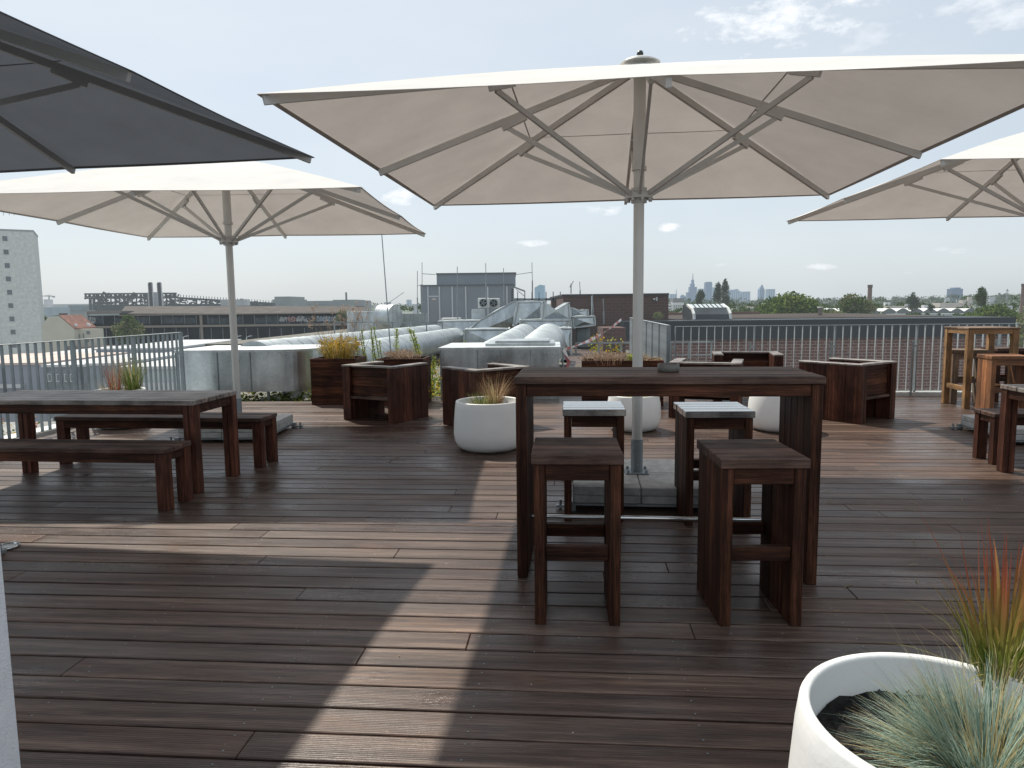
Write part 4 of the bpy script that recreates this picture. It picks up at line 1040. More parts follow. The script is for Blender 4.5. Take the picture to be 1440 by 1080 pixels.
b.box(0, 4.3, .01, .04, .5, .55); b.box(0, 4.3, .01, .04, .1, .14)
a = at(818, 500, Y=22); b.build('low_rail', mt['galv'], loc=(a.x - .2, 22, -.2), label='low metal rail at the far end of the wooden passage', cat='rail')
for px, Yp, hh in ((709, 22, .45), (655, 17, .35), (671, 18, .3)):
    a = at(px, 500, Y=Yp); spike((a.x, Yp, -.2), 2, hh + .5, 'yellow green weed spikes rising between the ducts', .1)

# ------------------------------------------------------------------ the neighbouring brick hall to the right
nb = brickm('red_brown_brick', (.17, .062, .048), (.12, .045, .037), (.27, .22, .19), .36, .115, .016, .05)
band = far('dark_blue_fascia', (.018, .026, .034), .05, .15, .3, .5)
xa, xb = at(880, 450, Y=27).x, at(1421, 450, Y=27).x
t = thing('brick_hall', (xa, 27, GZ), 0, 'long low brick hall with a dark fascia behind the right railing', 'building'); o = t.location.copy()
zt, zm = at(1150, 449, Y=27).z, at(1150, 475.5, Y=27).z
part(nb, 'wall', lambda b: b.box(xa, xb, 27, 41, GZ, zm))
part(band, 'fascia', lambda b: b.box(xa - .1, xb + .1, 26.85, 41.1, zm, zt, 0, 0))
part(far('rusty_roof', (.05, .036, .03), .04, .4, .3), 'roof', lambda b: b.box(xa, xb - 1, 29, 40.9, zt + .003, zt + .02))
part(far('rust_coping', (.15, .075, .055), .08, .3, .5), 'parapet', lambda b: b.box(xa, xb - 5, 40, 40.4, zt + .021, zt + .16))
part(far('dark_box', (.03, .035, .04), .08), 'roof_box', lambda b: bx(b, 1271, 1320, 443.5, 448.5, 33, 1.5))
# curved rooflight on it
gl = far('ribbed_glazing', (.045, .055, .065), .05, .35, 1.2, .5); gl2 = far('pale_glazing', (.50, .55, .56), .1, .1, 2, .3)
A_, B_ = at(976, 449.5, Y=28.2), at(1027, 449.5, Y=28.2); top = at(1000, 428.5, Y=29.3).z - A_.z
t = thing('curved_rooflight', (A_.x, 28.2, A_.z), 0, 'curved ribbed rooflight with pale top panes standing on the brick hall roof', 'rooflight'); Lr = B_.x - A_.x
prof = [(0, 0), (.05, top * .35), (.35, top * .72), (1.1, top), (1.9, top * 1.0)]
b = MB()
for i in range(len(prof) - 1):
    (ya, za), (yb, zb) = prof[i], prof[i + 1]
    if i < 3: b.add([(0, ya, za), (Lr, ya, za), (Lr, yb, zb), (0, yb, zb)], [(0, 1, 2, 3)])
b.add([(0, 0, 0), (0, 1.9, 0)] + [(0, y, z) for y, z in prof[::-1]], [(0, 1, 2, 3, 4, 5, 6)]); b.add([(Lr, 0, 0), (Lr, 1.9, 0)] + [(Lr, y, z) for y, z in prof[::-1]], [(0, 1, 2, 3, 4, 5, 6)])
b.build('casing', gl, t)
for i in range(8):
    b = MB(); x0, x1 = Lr * (i + .12) / 8, Lr * (i + .8) / 8; (ya, za), (yb, zb) = prof[2], prof[3]
    b.add([(x0, ya + .05, za + .05), (x1, ya + .05, za + .05), (x1 + .05, yb, zb + .03), (x0 + .05, yb, zb + .03)], [(0, 1, 2, 3)]); b.build('pane', gl2, t)
b = MB()
for x in (0, Lr):
    for i in range(3): b.bar((x, prof[i][0] - .03, prof[i][1]), (x, prof[i + 1][0] - .03, prof[i + 1][1]), .09, .09)
b.build('end_frame', mt['kerb'], t)
a = at(1153, 449, Y=34); b = MB(); h_ = at(1153, 431.5, Y=34).z - a.z
b.lathe([(0, 0), (.10, 0), (.10, h_ - .06), (.13, h_ - .06), (.13, h_), (0, h_)], 16); b.build('vent_pipe', mt['kerb'], loc=a, label='pale vent pipe standing on the brick hall roof', cat='vent pipe')

# ------------------------------------------------------------------ left: tower block, house, industrial hall, low roofs
def pbox(mat, name, px0, px1, py0, py1, Y, dep, z0=None, par=None): return part(mat, name, lambda b: bx(b, px0, px1, py0, py1, Y, dep, z0=z0), par)
tw = far('pale_render', (.56, .56, .53), .14, .16, 1.6, .9); win = far('window_dark', (.10, .12, .13), .12, .2, 1, .3); fr = far('window_frame', (.6, .6, .6), .1, .05, 1)
Yt = 150
xr = at(58.6, 470, Y=Yt).x
t = thing('tower_block', (xr, Yt, GZ), rad(30), 'tall pale tower block with one column of small windows at the left edge', 'building')
zt_ = at(44, 326, Y=Yt).z - GZ; zt2 = zt_ + 3.1
b = MB(); b.box(-6.9, 0, 0, 13, 0, zt_); b.box(-30, -6.9, .3, 14, 0, zt2); b.build('wall', tw, t)
b = MB(); b.box(-6.8, .1, -.1, 13, zt_, zt_ + .35); b.build('coping', far('grey_coping', (.3, .31, .32), .12), t)
b = MB(); b.box(-30, -6.8, .2, 14, zt2, zt2 + .35); b.build('coping', far('grey_coping', (.3, .31, .32), .12), t)
zz = at(13, 354, Y=Yt - 3).z - GZ
for i in range(12):
    zc = zz + 2.72 * 2 - 2.72 * i; xx = -4.9 if zc < zt_ - 1.2 else -7.9; y_ = 0 if zc < zt_ - 1.2 else .3
    b = MB(); b.box(xx - .55, xx + .55, y_ - .06, y_ - .01, zc - .66, zc + .6); f = b.build('window', fr, t)
    b = MB(); b.box(xx - .42, xx + .42, y_ - .1, y_ - .065, zc - .5, zc + .48); b.build('pane', win, f)
zt2 += GZ - .05
b = MB()
for x_, h2 in ((0, 2.2), (1.2, 1.6), (2.2, 2.6)): b.tube([(x_, 0, 0), (x_ + .1, 0, h2)], .07, 5)
b.bar((0, 0, 1.2), (2.2, 0, 1.4), .1, .1); p = at(5, 305, Y=Yt); b.build('roof_antenna', fr, loc=(p.x, Yt, zt2 + .35), label='cluster of thin aerials on the tower block roof', cat='antenna')

# cream house with red tiled roof
cream = far('cream_render', (.50, .47, .38), .1, .08, .3); tile = far('red_roof_tiles', (.20, .085, .06), .10, .35, 1.5)
Yh = 128
t = thing('cream_house', (at(95, 500, Y=Yh).x, Yh, GZ), 0, 'cream gabled house with a red tiled roof beside the tower block', 'building'); o = t.location.copy()
GP = [at(x, y, Y=Yh) for x, y in ((56, 482), (59, 456), (68, 446), (83, 444.5), (104, 462), (104, 482))]
GP[0].z = GZ; GP[5].z = GZ
GE = at(134, 464, Y=Yh + 7) - at(104, 462, Y=Yh); GE.z = 0
def gable(b):
    n = 6; b.add(GP + [p + GE for p in GP], [tuple(range(n)), tuple(range(n, 2 * n))[::-1]] + [(i, n + i, n + (i + 1) % n, (i + 1) % n) for i in range(n)])
part(cream, 'gable_wall', gable)
def rf(b):
    up = Vector((0, 0, .18)); a, c = GP[3], GP[4] + (GP[4] - GP[3]) * .06; P_ = [a + up, c + up, c + GE * 1.03 + up, a + GE * 1.03 + up]
    d_, e_ = GP[3], GP[2]
    b.add(P_ + [p - Vector((0, 0, .2)) for p in P_], [(0, 1, 2, 3), (7, 6, 5, 4), (0, 4, 5, 1), (1, 5, 6, 2), (2, 6, 7, 3), (3, 7, 4, 0)])
    b.add([d_ + up, e_ + up, e_ + GE + up, d_ + GE + up], [(0, 1, 2, 3)])
roofp = part(tile, 'roof', rf)
pbox(far('chimney_brick', (.08, .06, .05), .1), 'chimney', 83, 89.5, 440.5, 447, Yh + 2, 1.2, None, roofp)
part(fr, 'skylight', lambda b: (b.bar(at(105, 456, Y=Yh + .8), at(108, 458.5, Y=Yh + .8), .2, .35), b.bar(at(122, 455, Y=Yh + 1.2), at(127, 457.5, Y=Yh + 1.2), .2, .35)), roofp)
pbox(cream, 'side_wing', 102, 141, 462.5, 490, Yh + 1.5, 1.2, GZ)
for (a_, c_, d_, e_) in ((109, 112.5, 470, 476), (116.5, 118, 469, 476), (121.5, 126, 465.5, 470), (121, 125, 477, 481)):
    f = pbox(win, 'window', a_, c_, d_, e_, Yh + 1.4, .08)
pbox(far('dark_plinth', (.14, .11, .10), .1), 'annexe', 91, 150, 487, 497, Yh - 2, 3, GZ)

# long industrial hall
Yi = 158
roofm = far('brown_sheet_roof', (.060, .050, .046), .06, .35, .6); fac = far('dark_glazed_facade', (.022, .027, .034), .045, .5, .45, .5); slabm = far('concrete_edge', (.22, .19, .165), .07, .1, .4); mull = far('pale_mullion', (.16, .18, .19), .1)
t = thing('industrial_hall', (at(320, 500, Y=Yi).x, Yi, GZ), 0, 'long two storey industrial hall with dark glazed bands across the left background', 'building'); o = t.location.copy()
def hroof(b):
    P_ = [at(168, 441, Y=Yi), at(515, 441, Y=Yi), at(512, 430.5, Y=Yi + 12), at(176, 430.5, Y=Yi + 12)]
    b.add(P_ + [p + Vector((0, 0, -.3)) for p in P_], [(0, 1, 2, 3), (7, 6, 5, 4), (0, 4, 5, 1), (1, 5, 6, 2), (2, 6, 7, 3), (3, 7, 4, 0)])
part(roofm, 'roof', hroof)
part(fac, 'facade', lambda b: (bx(b, 123, 520, 442, 500, Yi, 14, z0=GZ)))
part(slabm, 'floor_slab', lambda b: (bx(b, 122, 521, 456.5, 459.5, Yi - .5, .5), bx(b, 166, 521, 440.6, 442.2, Yi - .6, .6), bx(b, 122, 170, 437.5, 440.5, Yi - .6, 6), bx(b, 281.5, 285, 442, 485, Yi - .3, .28)))
part(far('pier_white', (.45, .45, .45), .1), 'end_pier', lambda b: bx(b, 121.5, 123.6, 440, 500, Yi - .7, 1, z0=GZ))
part(far('roof_dark', (.05, .06, .07), .1), 'low_roof', lambda b: bx(b, 123, 176, 438, 441, Yi - .5, 10))
qq = random.Random(4)
for r_i, (ya, yb) in enumerate(((443, 456), (461, 484))):
    for i in range(24):
        px = 128 + i * 16.4 + (5 if r_i else 0)
        if px > 516: continue
        part(mull, 'mullion', lambda b: bx(b, px, px + .55, ya, yb, Yi - .12, .1))
part(far('glazing_light', (.045, .058, .07), .05, .7, 1.2, .35), 'window_band', lambda b: [bx(b, 128.8 + i * 16.4, 143.6 + i * 16.4, 445 + (i % 3), 455, Yi - .06, .05) for i in range(23) if i % 4 != 1])
part(far('graffiti_white', (.28, .28, .29), .08), 'graffiti', lambda b: [b.bar(at(x0, y0, Y=Yi - .2), at(x1, y1, Y=Yi - .2), .12, .5) for x0, y0, x1, y1 in (
    (394, 452, 396, 446), (396, 446, 399, 452), (400, 452, 400, 446.5), (400, 447, 403, 448), (403, 448, 403, 452), (418, 452, 419, 446), (419, 446, 422, 446.5), (422, 447, 421, 452), (424, 452, 424, 446), (424, 446, 428, 447), (424, 449, 428, 449.5), (428, 449, 429, 452), (431, 452, 431, 447), (431, 452, 433, 451.5),
    (126, 446, 129, 451), (129, 451, 131, 447), (131, 447, 134, 449), (126, 449, 127, 454), (128, 453, 133, 453.5), (134, 449, 134, 453))])
part(far('graffiti_red', (.26, .14, .14), .08), 'graffiti', lambda b: [b.bar(at(x0, y0, Y=Yi - .2), at(x1, y1, Y=Yi - .2), .12, .5) for x0, y0, x1, y1 in (
    (405, 446, 408, 452), (408, 452, 411, 446), (411, 446, 413, 446), (413, 446, 415, 449), (415, 449, 412, 452), (412, 452, 410, 450))])
part(far('graffiti_blue', (.22, .27, .32), .08), 'graffiti', lambda b: [b.bar(at(x0, y0, Y=Yi - .2), at(x1, y1, Y=Yi - .2), .12, .55) for i in range(7) for x0, y0, x1, y1 in (
    (446 + i * 4, 446, 446 + i * 4, 451.5), (446 + i * 4, 446.3, 448.6 + i * 4, 446 + (i % 3)), (446 + i * 4, 451, 448.6 + i * 4, 450.5 - (i % 2) * 2))])
# open lattice structure above it
lat = far('dark_lattice_steel', (.07, .085, .10), .14, .2, 1)
b = MB(); Yl = 182
qq = random.Random(6)
def L3(x0, y0, x1, y1, w=.28, yy=Yl): b.bar(at(x0, y0, Y=yy), at(x1, y1, Y=yy), w, w)
for yy in (Yl, Yl + 5):
    L3(119, 413.5, 248, 412.5, .4, yy); L3(119, 419.5, 248, 418.5, .35, yy); L3(135, 425, 248, 424.5, .3, yy)
    x = 120
    while x < 248:
        L3(x, 413.5, x + 3, 419, .22, yy); L3(x + 3, 419, x + 6, 413.5, .22, yy); L3(x, 412.5, x, 430 if x > 134 or x in (126,) else 421, .25, yy); x += 6
for _ in range(150):
    x, y = qq.uniform(134, 250), qq.uniform(414, 428); L3(x, y, x + qq.uniform(-6, 6), y + qq.uniform(-3, 3), qq.uniform(.15, .6), Yl + qq.uniform(0, 8))
L3(250, 419, 384, 427, .5)
for i in range(34): x = 250 + i * 4; L3(x, 414 + (x - 250) * .065, x, 419.5 + (x - 250) * .06, .12)
for _ in range(120):
    x = qq.uniform(250, 384); y = qq.uniform(419 + (x - 250) * .06, 430); L3(x, y, x + qq.uniform(-5, 5), y + qq.uniform(-1, 1), qq.uniform(.2, .7), Yl + qq.uniform(0, 8))
for x in (127, 132, 140, 175, 208, 240, 290, 340): L3(x, 420, x, 436, .5)
bx(b, 134, 384, 427.5, 437, Yl + 9, 2)
b.build('lattice_structure', lat, label='dark open steel lattice with pipes above the industrial hall roof', cat='steel structure')
for px, lb in ((213.5, 'left one of two short twin chimneys above the industrial hall'), (226, 'right one of two short twin chimneys above the industrial hall')):
    p = at(px, 431, Y=176); tp = at(px, 397, Y=176).z - p.z
    t = thing('chimney', p, 0, lb, 'chimney', 'twin chimneys above the industrial hall')
    b = MB(); b.tube([(0, 0, 0), (0, 0, tp)], .42, 16); b.build('flue', far('flue_dark', (.06, .07, .08), .12), t)
    b = MB(); b.tube([(.5, -.1, 0), (.5, -.1, tp * .98)], .14, 8); b.tube([(-.5, -.1, 0), (-.5, -.1, tp * .96)], .10, 8); b.build('pipe', fr, t)
solo('stair_tower', far('pale_tower', (.40, .43, .45), .15), 'pale stair tower standing under the twin chimneys', 'tower', 208, 222, 411, 433, 178, 3)
solo('site_container', far('pale_container', (.45, .47, .48), .15), 'pale flat container roof right of the lattice structure', 'container', 310, 343, 421, 430, 172, 4)
og = far('grey_green_office', (.16, .19, .19), .2, .2, .2); og2 = far('office_blue', (.14, .20, .25), .2, .3, .4)
def office(label, rects, Y, glass=()):
    global t, o
    t = thing('office_block', (at(rects[0][0], 430, Y=Y).x, Y, GZ), 0, label, 'building'); o = t.location.copy()
    for i, r in enumerate(rects): pbox(og if len(r) < 5 else r[4], 'wall', r[0], r[1], r[2], r[3], Y + i * .4, 14, GZ)
    for g in glass: pbox(og2, 'window_band', g[0], g[1], g[2], g[3], Y - .15, .12)
office('stepped grey rooftop block right of the steel lattice', [(383, 412, 421, 434), (386, 408, 417, 422)], 200, [(391, 398, 426, 428)])
office('flat grey office block with a thin chimney behind the hall', [(409, 500, 423, 436), (468, 500, 421.5, 430)], 215, [(420, 437, 426, 428), (445, 464, 426, 428), (470, 480, 425.5, 428)])
solo('thin_chimney', far('dark_flue', (.05, .06, .07), .2), 'thin dark chimney on the flat office block', 'chimney', 485.6, 487.4, 411, 423, 214, .8)
solo('clad_block', far('grey_cladding', (.24, .26, .27), .16, .08), 'grey clad block at the right end of the industrial hall', 'building', 498, 513, 422.5, 450, 170, 8, z0=GZ)
solo('clad_block', far('pale_cladding', (.33, .35, .36), .16, .08), 'lower pale block in front of the clad block', 'building', 500, 528, 436, 455, 165, 4, z0=GZ)
office('low blue grey office wing between tower block and hall', [(62, 98, 432, 445, far('office_teal', (.20, .27, .32), .25, .2, .3)), (72, 122, 438, 446), (96, 170, 429, 438)], 300, [(100, 120, 432, 436), (124, 168, 432, 436)])
solo('distant_slab', far('distant_blue', (.24, .27, .30), .35, .1), 'long hazy building on the horizon right of the tower block', 'building', 57, 150, 427.5, 434, 700, 20, z0=GZ)
# crane
b = MB(); Yc = 650
for a_, c_, w_ in (((69, 430), (69, 415.5), .9), ((60, 416.3), (75.5, 416.8), .7), ((69, 414.5), (62, 416.3), .35), ((69, 414.5), (75, 416.8), .35)): b.bar(at(*a_, Y=Yc), at(*c_, Y=Yc), w_, w_)
bx(b, 73.5, 75.5, 416, 418.5, Yc, 2); b.build('tower_crane', far('crane_grey', (.2, .22, .24), .35), label='tiny tower crane on the horizon beside the tower block', cat='crane')
solo('distant_block', far('white_block', (.5, .5, .52), .3), 'small white block below the tower crane', 'building', 61.5, 64.5, 421, 432, 500, 8, z0=GZ)

# low roofs below the left railing
lg = far('lilac_grey_wall', (.27, .28, .33), .08, .1, .2); wr = far('white_roof', (.56, .56, .56), .04, .06, .2); gb = far('grey_brick_wall', (.20, .22, .24), .06, .3, 1.5); pk = far('pinkish_roof', (.55, .45, .40), .06, .15, .3)
def lowb(label, Y, wall, roof, x0, x1, yt, dep, extra=None):
    global t, o
    t = thing('low_building', (at(x0, yt, Y=Y).x, Y, GZ), 0, label, 'building'); o = t.location.copy()
    a_, c_ = at(x0, yt, Y=Y), at(x1, yt, Y=Y); z_ = at((x0 + x1) / 2, yt, Y=Y).z
    part(wall, 'wall', lambda b: b.box(a_.x, c_.x, Y, Y + dep, GZ, z_)); part(roof, 'roof', lambda b: b.box(a_.x - .1, c_.x + .1, Y - .15, Y + dep, z_ + .002, z_ + .2))
    return a_.x, c_.x, z_
x0_, x1_, z_ = lowb('lilac grey low building with a pinkish flat roof at the far left', 62, lg, pk, -120, 60, 514, 14)
pbox(wr, 'ledge', -40, 30, 541, 546, 61.5, .5)
x0_, x1_, z_ = lowb('grey brick low building with tall white framed windows behind the left railing', 60, gb, wr, 60.5, 122, 516, 15)
for px in (68, 80, 91.5, 99.5):
    f = pbox(fr, 'window', px - 1.2, px + 3.4, 526, 537, 59.8, .15); pbox(win, 'pane', px - .3, px + 2.6, 526.8, 535.5, 59.7, .06, None, f)
lowb('grey low building with a white parapet left of the corner post', 58, far('mid_grey_wall', (.25, .28, .31), .06, .2, .4), wr, 122.5, 166, 514, 16)
pbox(win, 'window', 142, 146, 521, 530, 57.9, .1)
lowb('pale glazed shed with a bright white roof near the railing corner', 50, far('pale_green_wall', (.42, .47, .47), .05, .15, .5), wr, 168, 262, 519, 26)
part(wr, 'lower_wall', lambda b: bx(b, 168, 250, 538, 549, 49.8, .1))
lowb('flat white roof in front of the cream house', 95, wr, far('white_roof_b', (.52, .52, .52), .08), 40, 130, 500, 25)
lowb('flat pale roof right of the cream house', 84, lg, far('white_roof_c', (.50, .51, .52), .08), 135, 240, 492, 22)
# street lamps in front of the hall
for px in (259, 333, 348, 412):
    p = at(px, 500, Y=120); h_ = at(px, 474, Y=120).z - p.z
    b = MB(); b.tube([(0, 0, -3), (0, 0, h_)], .07, 6); b.bar((0, 0, h_), (.6, 0, h_ + .15), .12, .08); b.bar((.4, 0, h_ + .16), (.9, 0, h_ + .2), .25, .1)
    b.build('street_lamp', fr, loc=p, label='slim street lamp in front of the industrial hall', cat='street lamp', group='street lamps in front of the industrial hall')
b = MB(); q = random.Random(14)
for _ in range(330):
    x = q.uniform(-40, -7.5); y = q.uniform(13, 45); leaf_quads(b, (x, y, -5.6), .5, .5, .5, 9, .14, q, (0, 0, 1, 2, 3, 4), 3)
b.build('shrub_bed', [G['green'], G['brown'], G['red'], G['yellow'], mt['kerb']], kind='stuff', label='mixed shrubs with orange and white blossom far below the left railing', cat='shrubs')
mb = MB(); mb.box(-60, -7.3, 8, 48, GZ, -6); mb.build('lower_yard', plain('yard_gravel', (.25, .25, .24), .9, 0, .3, .4, 0), kind='structure')

# ------------------------------------------------------------------ trees
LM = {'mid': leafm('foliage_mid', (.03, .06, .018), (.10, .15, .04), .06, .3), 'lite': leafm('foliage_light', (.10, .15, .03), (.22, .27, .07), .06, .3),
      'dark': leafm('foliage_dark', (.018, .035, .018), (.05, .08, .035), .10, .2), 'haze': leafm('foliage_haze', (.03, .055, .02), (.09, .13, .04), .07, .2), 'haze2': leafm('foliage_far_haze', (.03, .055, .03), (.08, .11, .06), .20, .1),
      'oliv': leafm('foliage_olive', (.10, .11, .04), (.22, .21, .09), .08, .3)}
bark = far('bark', (.06, .05, .04), .06)
def crown(mb, c, rx, ry, rz, n, s, rr, mats, clumps):
    cl = []
    for _ in range(clumps):
        d = Vector((rr.gauss(0, 1), rr.gauss(0, 1), rr.gauss(0, 1))).normalized() * rr.uniform(.25, .88)
        cl.append((d, rr.uniform(.16, .34), rr.choice(mats)))
    for _ in range(n):
        d, sg, m = rr.choice(cl); q = d + Vector((rr.gauss(0, sg), rr.gauss(0, sg), rr.gauss(0, sg * .8)))
        if q.length > 1.12: q *= rr.uniform(.85, 1.05) / q.length
        tz = 1 - .25 * max(0, q.z); p = Vector((c[0] + q.x * rx * tz, c[1] + q.y * ry * tz, c[2] + q.z * rz))
        a = Vector((rr.gauss(0, 1), rr.gauss(0, 1), rr.gauss(0, 1))).normalized(); b = a.cross(Vector((rr.gauss(0, 1), rr.gauss(0, 1), rr.gauss(0, 1)))).normalized(); ss = s * rr.uniform(.5, 1.25)
        mb.add([p - a * ss, p + b * ss * .6, p + a * ss, p - b * ss * .6], [(0, 1, 2, 3)], m if rr.random() < .75 else rr.choice(mats))
def tree(px, yt, yb, hw, Y, label, mats=('mid', 'lite'), n=1400, clumps=16, group=None, s=None, name='tree'):
    p = at(px, yb, Y=Y); tp = at(px, yt, Y=Y); Hc = tp.z - p.z; wd = abs(at(px + hw, yt, Y=Y).x - at(px - hw, yt, Y=Y).x) / 2
    t = thing(name, (p.x, Y, GZ), 0, label, 'tree', group); zb = p.z - GZ
    b = MB(); b.tube([(0, 0, 0), (.1, 0, zb + Hc * .3), (0, 0, zb + Hc * .75)], max(.12, wd * .07), 7, r1=.05)
    q = random.Random(int(px * 7))
    for i in range(5): a = q.uniform(0, 6.28); b.tube([(0, 0, zb + Hc * .25), (wd * .5 * math.cos(a), wd * .5 * math.sin(a), zb + Hc * q.uniform(.5, .8))], max(.05, wd * .03), 5, r1=.02)
    b.build('trunk', bark, t)
    b = MB(); crown(b, (0, 0, zb + Hc * .5), wd * 1.05, wd, Hc * .52, int(n * 1.3), (s or wd * .10) * .8, q, tuple(range(len(mats))), clumps + 6)
    b.build('crown', [LM[m] for m in mats], t)
tree(182, 445, 482, 19, 118, 'round green tree in front of the industrial hall', ('mid', 'oliv'), 2600, 22, s=.30)
tree(62, 440, 460, 7, 190, 'small bright tree between tower block and cream house', ('lite', 'mid'), 700, s=.35)
tree(115, 444, 458, 9, 185, 'yellowish tree top behind the red roof', ('oliv', 'lite'), 700, s=.35)
tree(1110, 413, 456, 42, 95, 'broad bushy green tree right of the skyline', ('mid', 'lite', 'mid'), 5200, 34, s=.30)
tree(1200, 413, 452, 25, 100, 'loose olive tree next to the brick chimney', ('oliv', 'mid'), 2400, 24, s=.26)
tree(1160, 436, 452, 30, 92, 'low bushes spreading right of the broad tree', ('mid', 'oliv'), 1600, 24, s=.26)
tree(1282, 412.5, 437, 8.5, 230, 'small round dark tree among the warehouses', ('dark',), 1500, s=.35)
tree(1309, 427, 437, 4.5, 240, 'tiny conifer among the warehouses', ('dark',), 400, s=.3)
tree(1379, 404.5, 436, 8, 180, 'upright dark tree beside a thin mast at the right', ('dark', 'mid'), 1700, s=.28)
tree(1395, 430, 458, 30, 80, 'bright green bush mass behind the high table', ('lite', 'mid'), 2800, 28, s=.22)
tree(1438, 436, 560, 26, 60, 'yellow green tree at the right edge behind the railing', ('lite', 'oliv'), 3800, 30, s=.2)
tree(985, 406.5, 432, 6.2, 260, 'single dark poplar in front of the skyline', ('dark',), 1500, 10, s=.34)
tree(1009, 397, 432, 6.6, 262, 'left one of two tall poplars in front of the skyline', ('dark',), 1700, 10, s=.32)
tree(1019.5, 394, 432, 6.6, 258, 'right one of two tall poplars in front of the skyline', ('dark',), 1700, 10, s=.32)
tree(925, 439, 450, 6, 28.0, 'small weed bush at the foot of the brick building', ('lite', 'oliv'), 500, s=.08, name='bush')
tree(480, 436, 452, 10, 60, 'low bush at the far left edge of the roof', ('oliv', 'haze'), 600, s=.12, name='bush')
# far wooded plain: one mass of foliage, and the hills behind it
b = MB(); q = random.Random(77)
for (Yf, ylo, yhi, x0, x1, n, m, s) in ((150, 440, 446, 1030, 1460, 110, 1, .32), (200, 436, 441, 940, 1150, 60, 1, .4), (330, 433, 439, 940, 1470, 150, 1, .55), (520, 428, 434, 560, 620, 16, 1, .8), (620, 426.5, 432, 940, 1480, 210, 1, .8), (1100, 422.5, 428, 930, 1480, 230, 2, 1.4), (1100, 428, 433, 40, 900, 90, 2, 1.4), (1900, 419, 424, 930, 1500, 260, 2, 2.2), (2000, 427, 430, 40, 900, 80, 2, 2.2)):
    for _ in range(n):
        x = q.uniform(x0, x1); dy = 0
        if x > 1150 and Yf > 1000: dy = -(x - 1150) / 300 * (3 if Yf < 1500 else 7)
        y = q.uniform(ylo, yhi) + dy; p = at(x, y, Y=Yf * q.uniform(.95, 1.1)); r = Yf * .0045 * q.uniform(.7, 1.5)
        leaf_quads(b, (p.x, p.y, p.z - r * .6), r * 1.4, r, r, 46, s * .9, q, (m - 1,) if q.random() < .8 else (0,), 6)
b.build('distant_woodland', [LM['haze'], LM['haze2']], kind='stuff', label='wooded plain with countless hazy trees below the skyline', cat='woodland')
def ridge(name, Y, pts, mat):
    b = MB(); vs = []
    for i, (x, y) in enumerate(pts):
        p = at(x, y, Y=Y); vs += [(p.x, Y, p.z), (p.x, Y - 900, GZ - 2), (p.x, Y + 900, GZ - 2)]
    fs = []
    for i in range(len(pts) - 1): fs += [(3 * i, 3 * i + 1, 3 * i + 4, 3 * i + 3), (3 * i, 3 * i + 3, 3 * i + 5, 3 * i + 2)]
    b.add(vs, fs, 0, True); b.build(name, mat, kind='structure')
q = random.Random(3)
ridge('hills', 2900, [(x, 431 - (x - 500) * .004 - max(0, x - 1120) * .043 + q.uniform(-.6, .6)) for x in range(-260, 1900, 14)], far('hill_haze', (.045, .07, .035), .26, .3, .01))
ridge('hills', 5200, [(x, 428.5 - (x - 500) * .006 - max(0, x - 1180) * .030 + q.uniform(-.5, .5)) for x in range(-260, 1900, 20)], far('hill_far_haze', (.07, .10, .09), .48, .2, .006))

# ------------------------------------------------------------------ skyline (own towers, each a thing)
def smat(name, col, hz, stripe=2.0, vertical=True):
    m, nt, b = newmat(name); out = nt.nodes['Material Output']
    tc = node(nt, 'ShaderNodeTexCoord'); wv = node(nt, 'ShaderNodeTexWave'); wv.bands_direction = 'X' if vertical else 'Z'; wv.inputs['Scale'].default_value = stripe / 100
    nt.links.new(tc.outputs['Object'], wv.inputs['Vector'])
    nt.links.new(ramp(nt, wv.outputs[0], [(.35, tuple(c * .6 for c in col)), (.65, tuple(min(1, c * 1.35) for c in col))]), b.inputs['Base Color']); b.inputs['Roughness'].default_value = .5
    e = node(nt, 'ShaderNodeEmission'); e.inputs[0].default_value = rgba((.50, .60, .69)); mx = node(nt, 'ShaderNodeMixShader'); mx.inputs[0].default_value = hz  # sky-coloured glow mixed into the towers as haze
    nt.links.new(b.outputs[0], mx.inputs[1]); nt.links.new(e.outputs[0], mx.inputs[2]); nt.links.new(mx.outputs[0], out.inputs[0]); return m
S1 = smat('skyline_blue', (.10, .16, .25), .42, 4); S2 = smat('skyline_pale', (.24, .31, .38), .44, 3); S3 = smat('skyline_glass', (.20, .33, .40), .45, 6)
SK = 'hazy skyscrapers on the horizon'
def sky_tower(label, mat, rects, spire=None, Y=3400, roof=None):
    cx = (rects[0][0] + rects[0][1]) / 2; base = at(cx, 426, Y=Y); base.z = GZ
    t = thing('skyscraper', base, 0, label, 'skyscraper', SK)
    for i, (x0, x1, y0, y1) in enumerate(rects):
        b = MB(); bx(b, x0, x1, y0, y1, Y + i * 6, 30 - i * 6, z0=(GZ if i == 0 else None)); b.v = [tuple(Vector(v) - base) for v in b.v]; b.build('shaft', mat, t)
    if roof:
        x0, x1, y0, y1 = roof; b = MB(); A_ = at(x0, y1, Y=Y) - base; B_ = at(x1, y1, Y=Y) - base; T_ = at((x0 + x1) / 2, y0, Y=Y + 15) - base; D = Vector((0, 30, 0))
        b.add([A_, B_, B_ + D, A_ + D, T_], [(0, 1, 4), (1, 2, 4), (2, 3, 4), (3, 0, 4), (3, 2, 1, 0)]); b.build('pointed_roof', mat, t)
    if spire:
        px, y0, y1 = spire; b = MB(); b.tube([at(px, y1, Y=Y + 9) - base, at(px, y0, Y=Y + 9) - base], 2.6, 6, r1=1.2); b.build('spire', mat, t)
sky_tower('low hazy tower with a thin mast, leftmost beside the brick building', S2, [(941.5, 952, 413.5, 426)], (951, 406.5, 414))
sky_tower('short hazy block second from the left in the skyline', S1, [(958, 964, 416, 426), (959, 962, 414.5, 417)])
sky_tower('narrow hazy tower left of the tallest spire', S1, [(966.5, 970.5, 411, 426)])
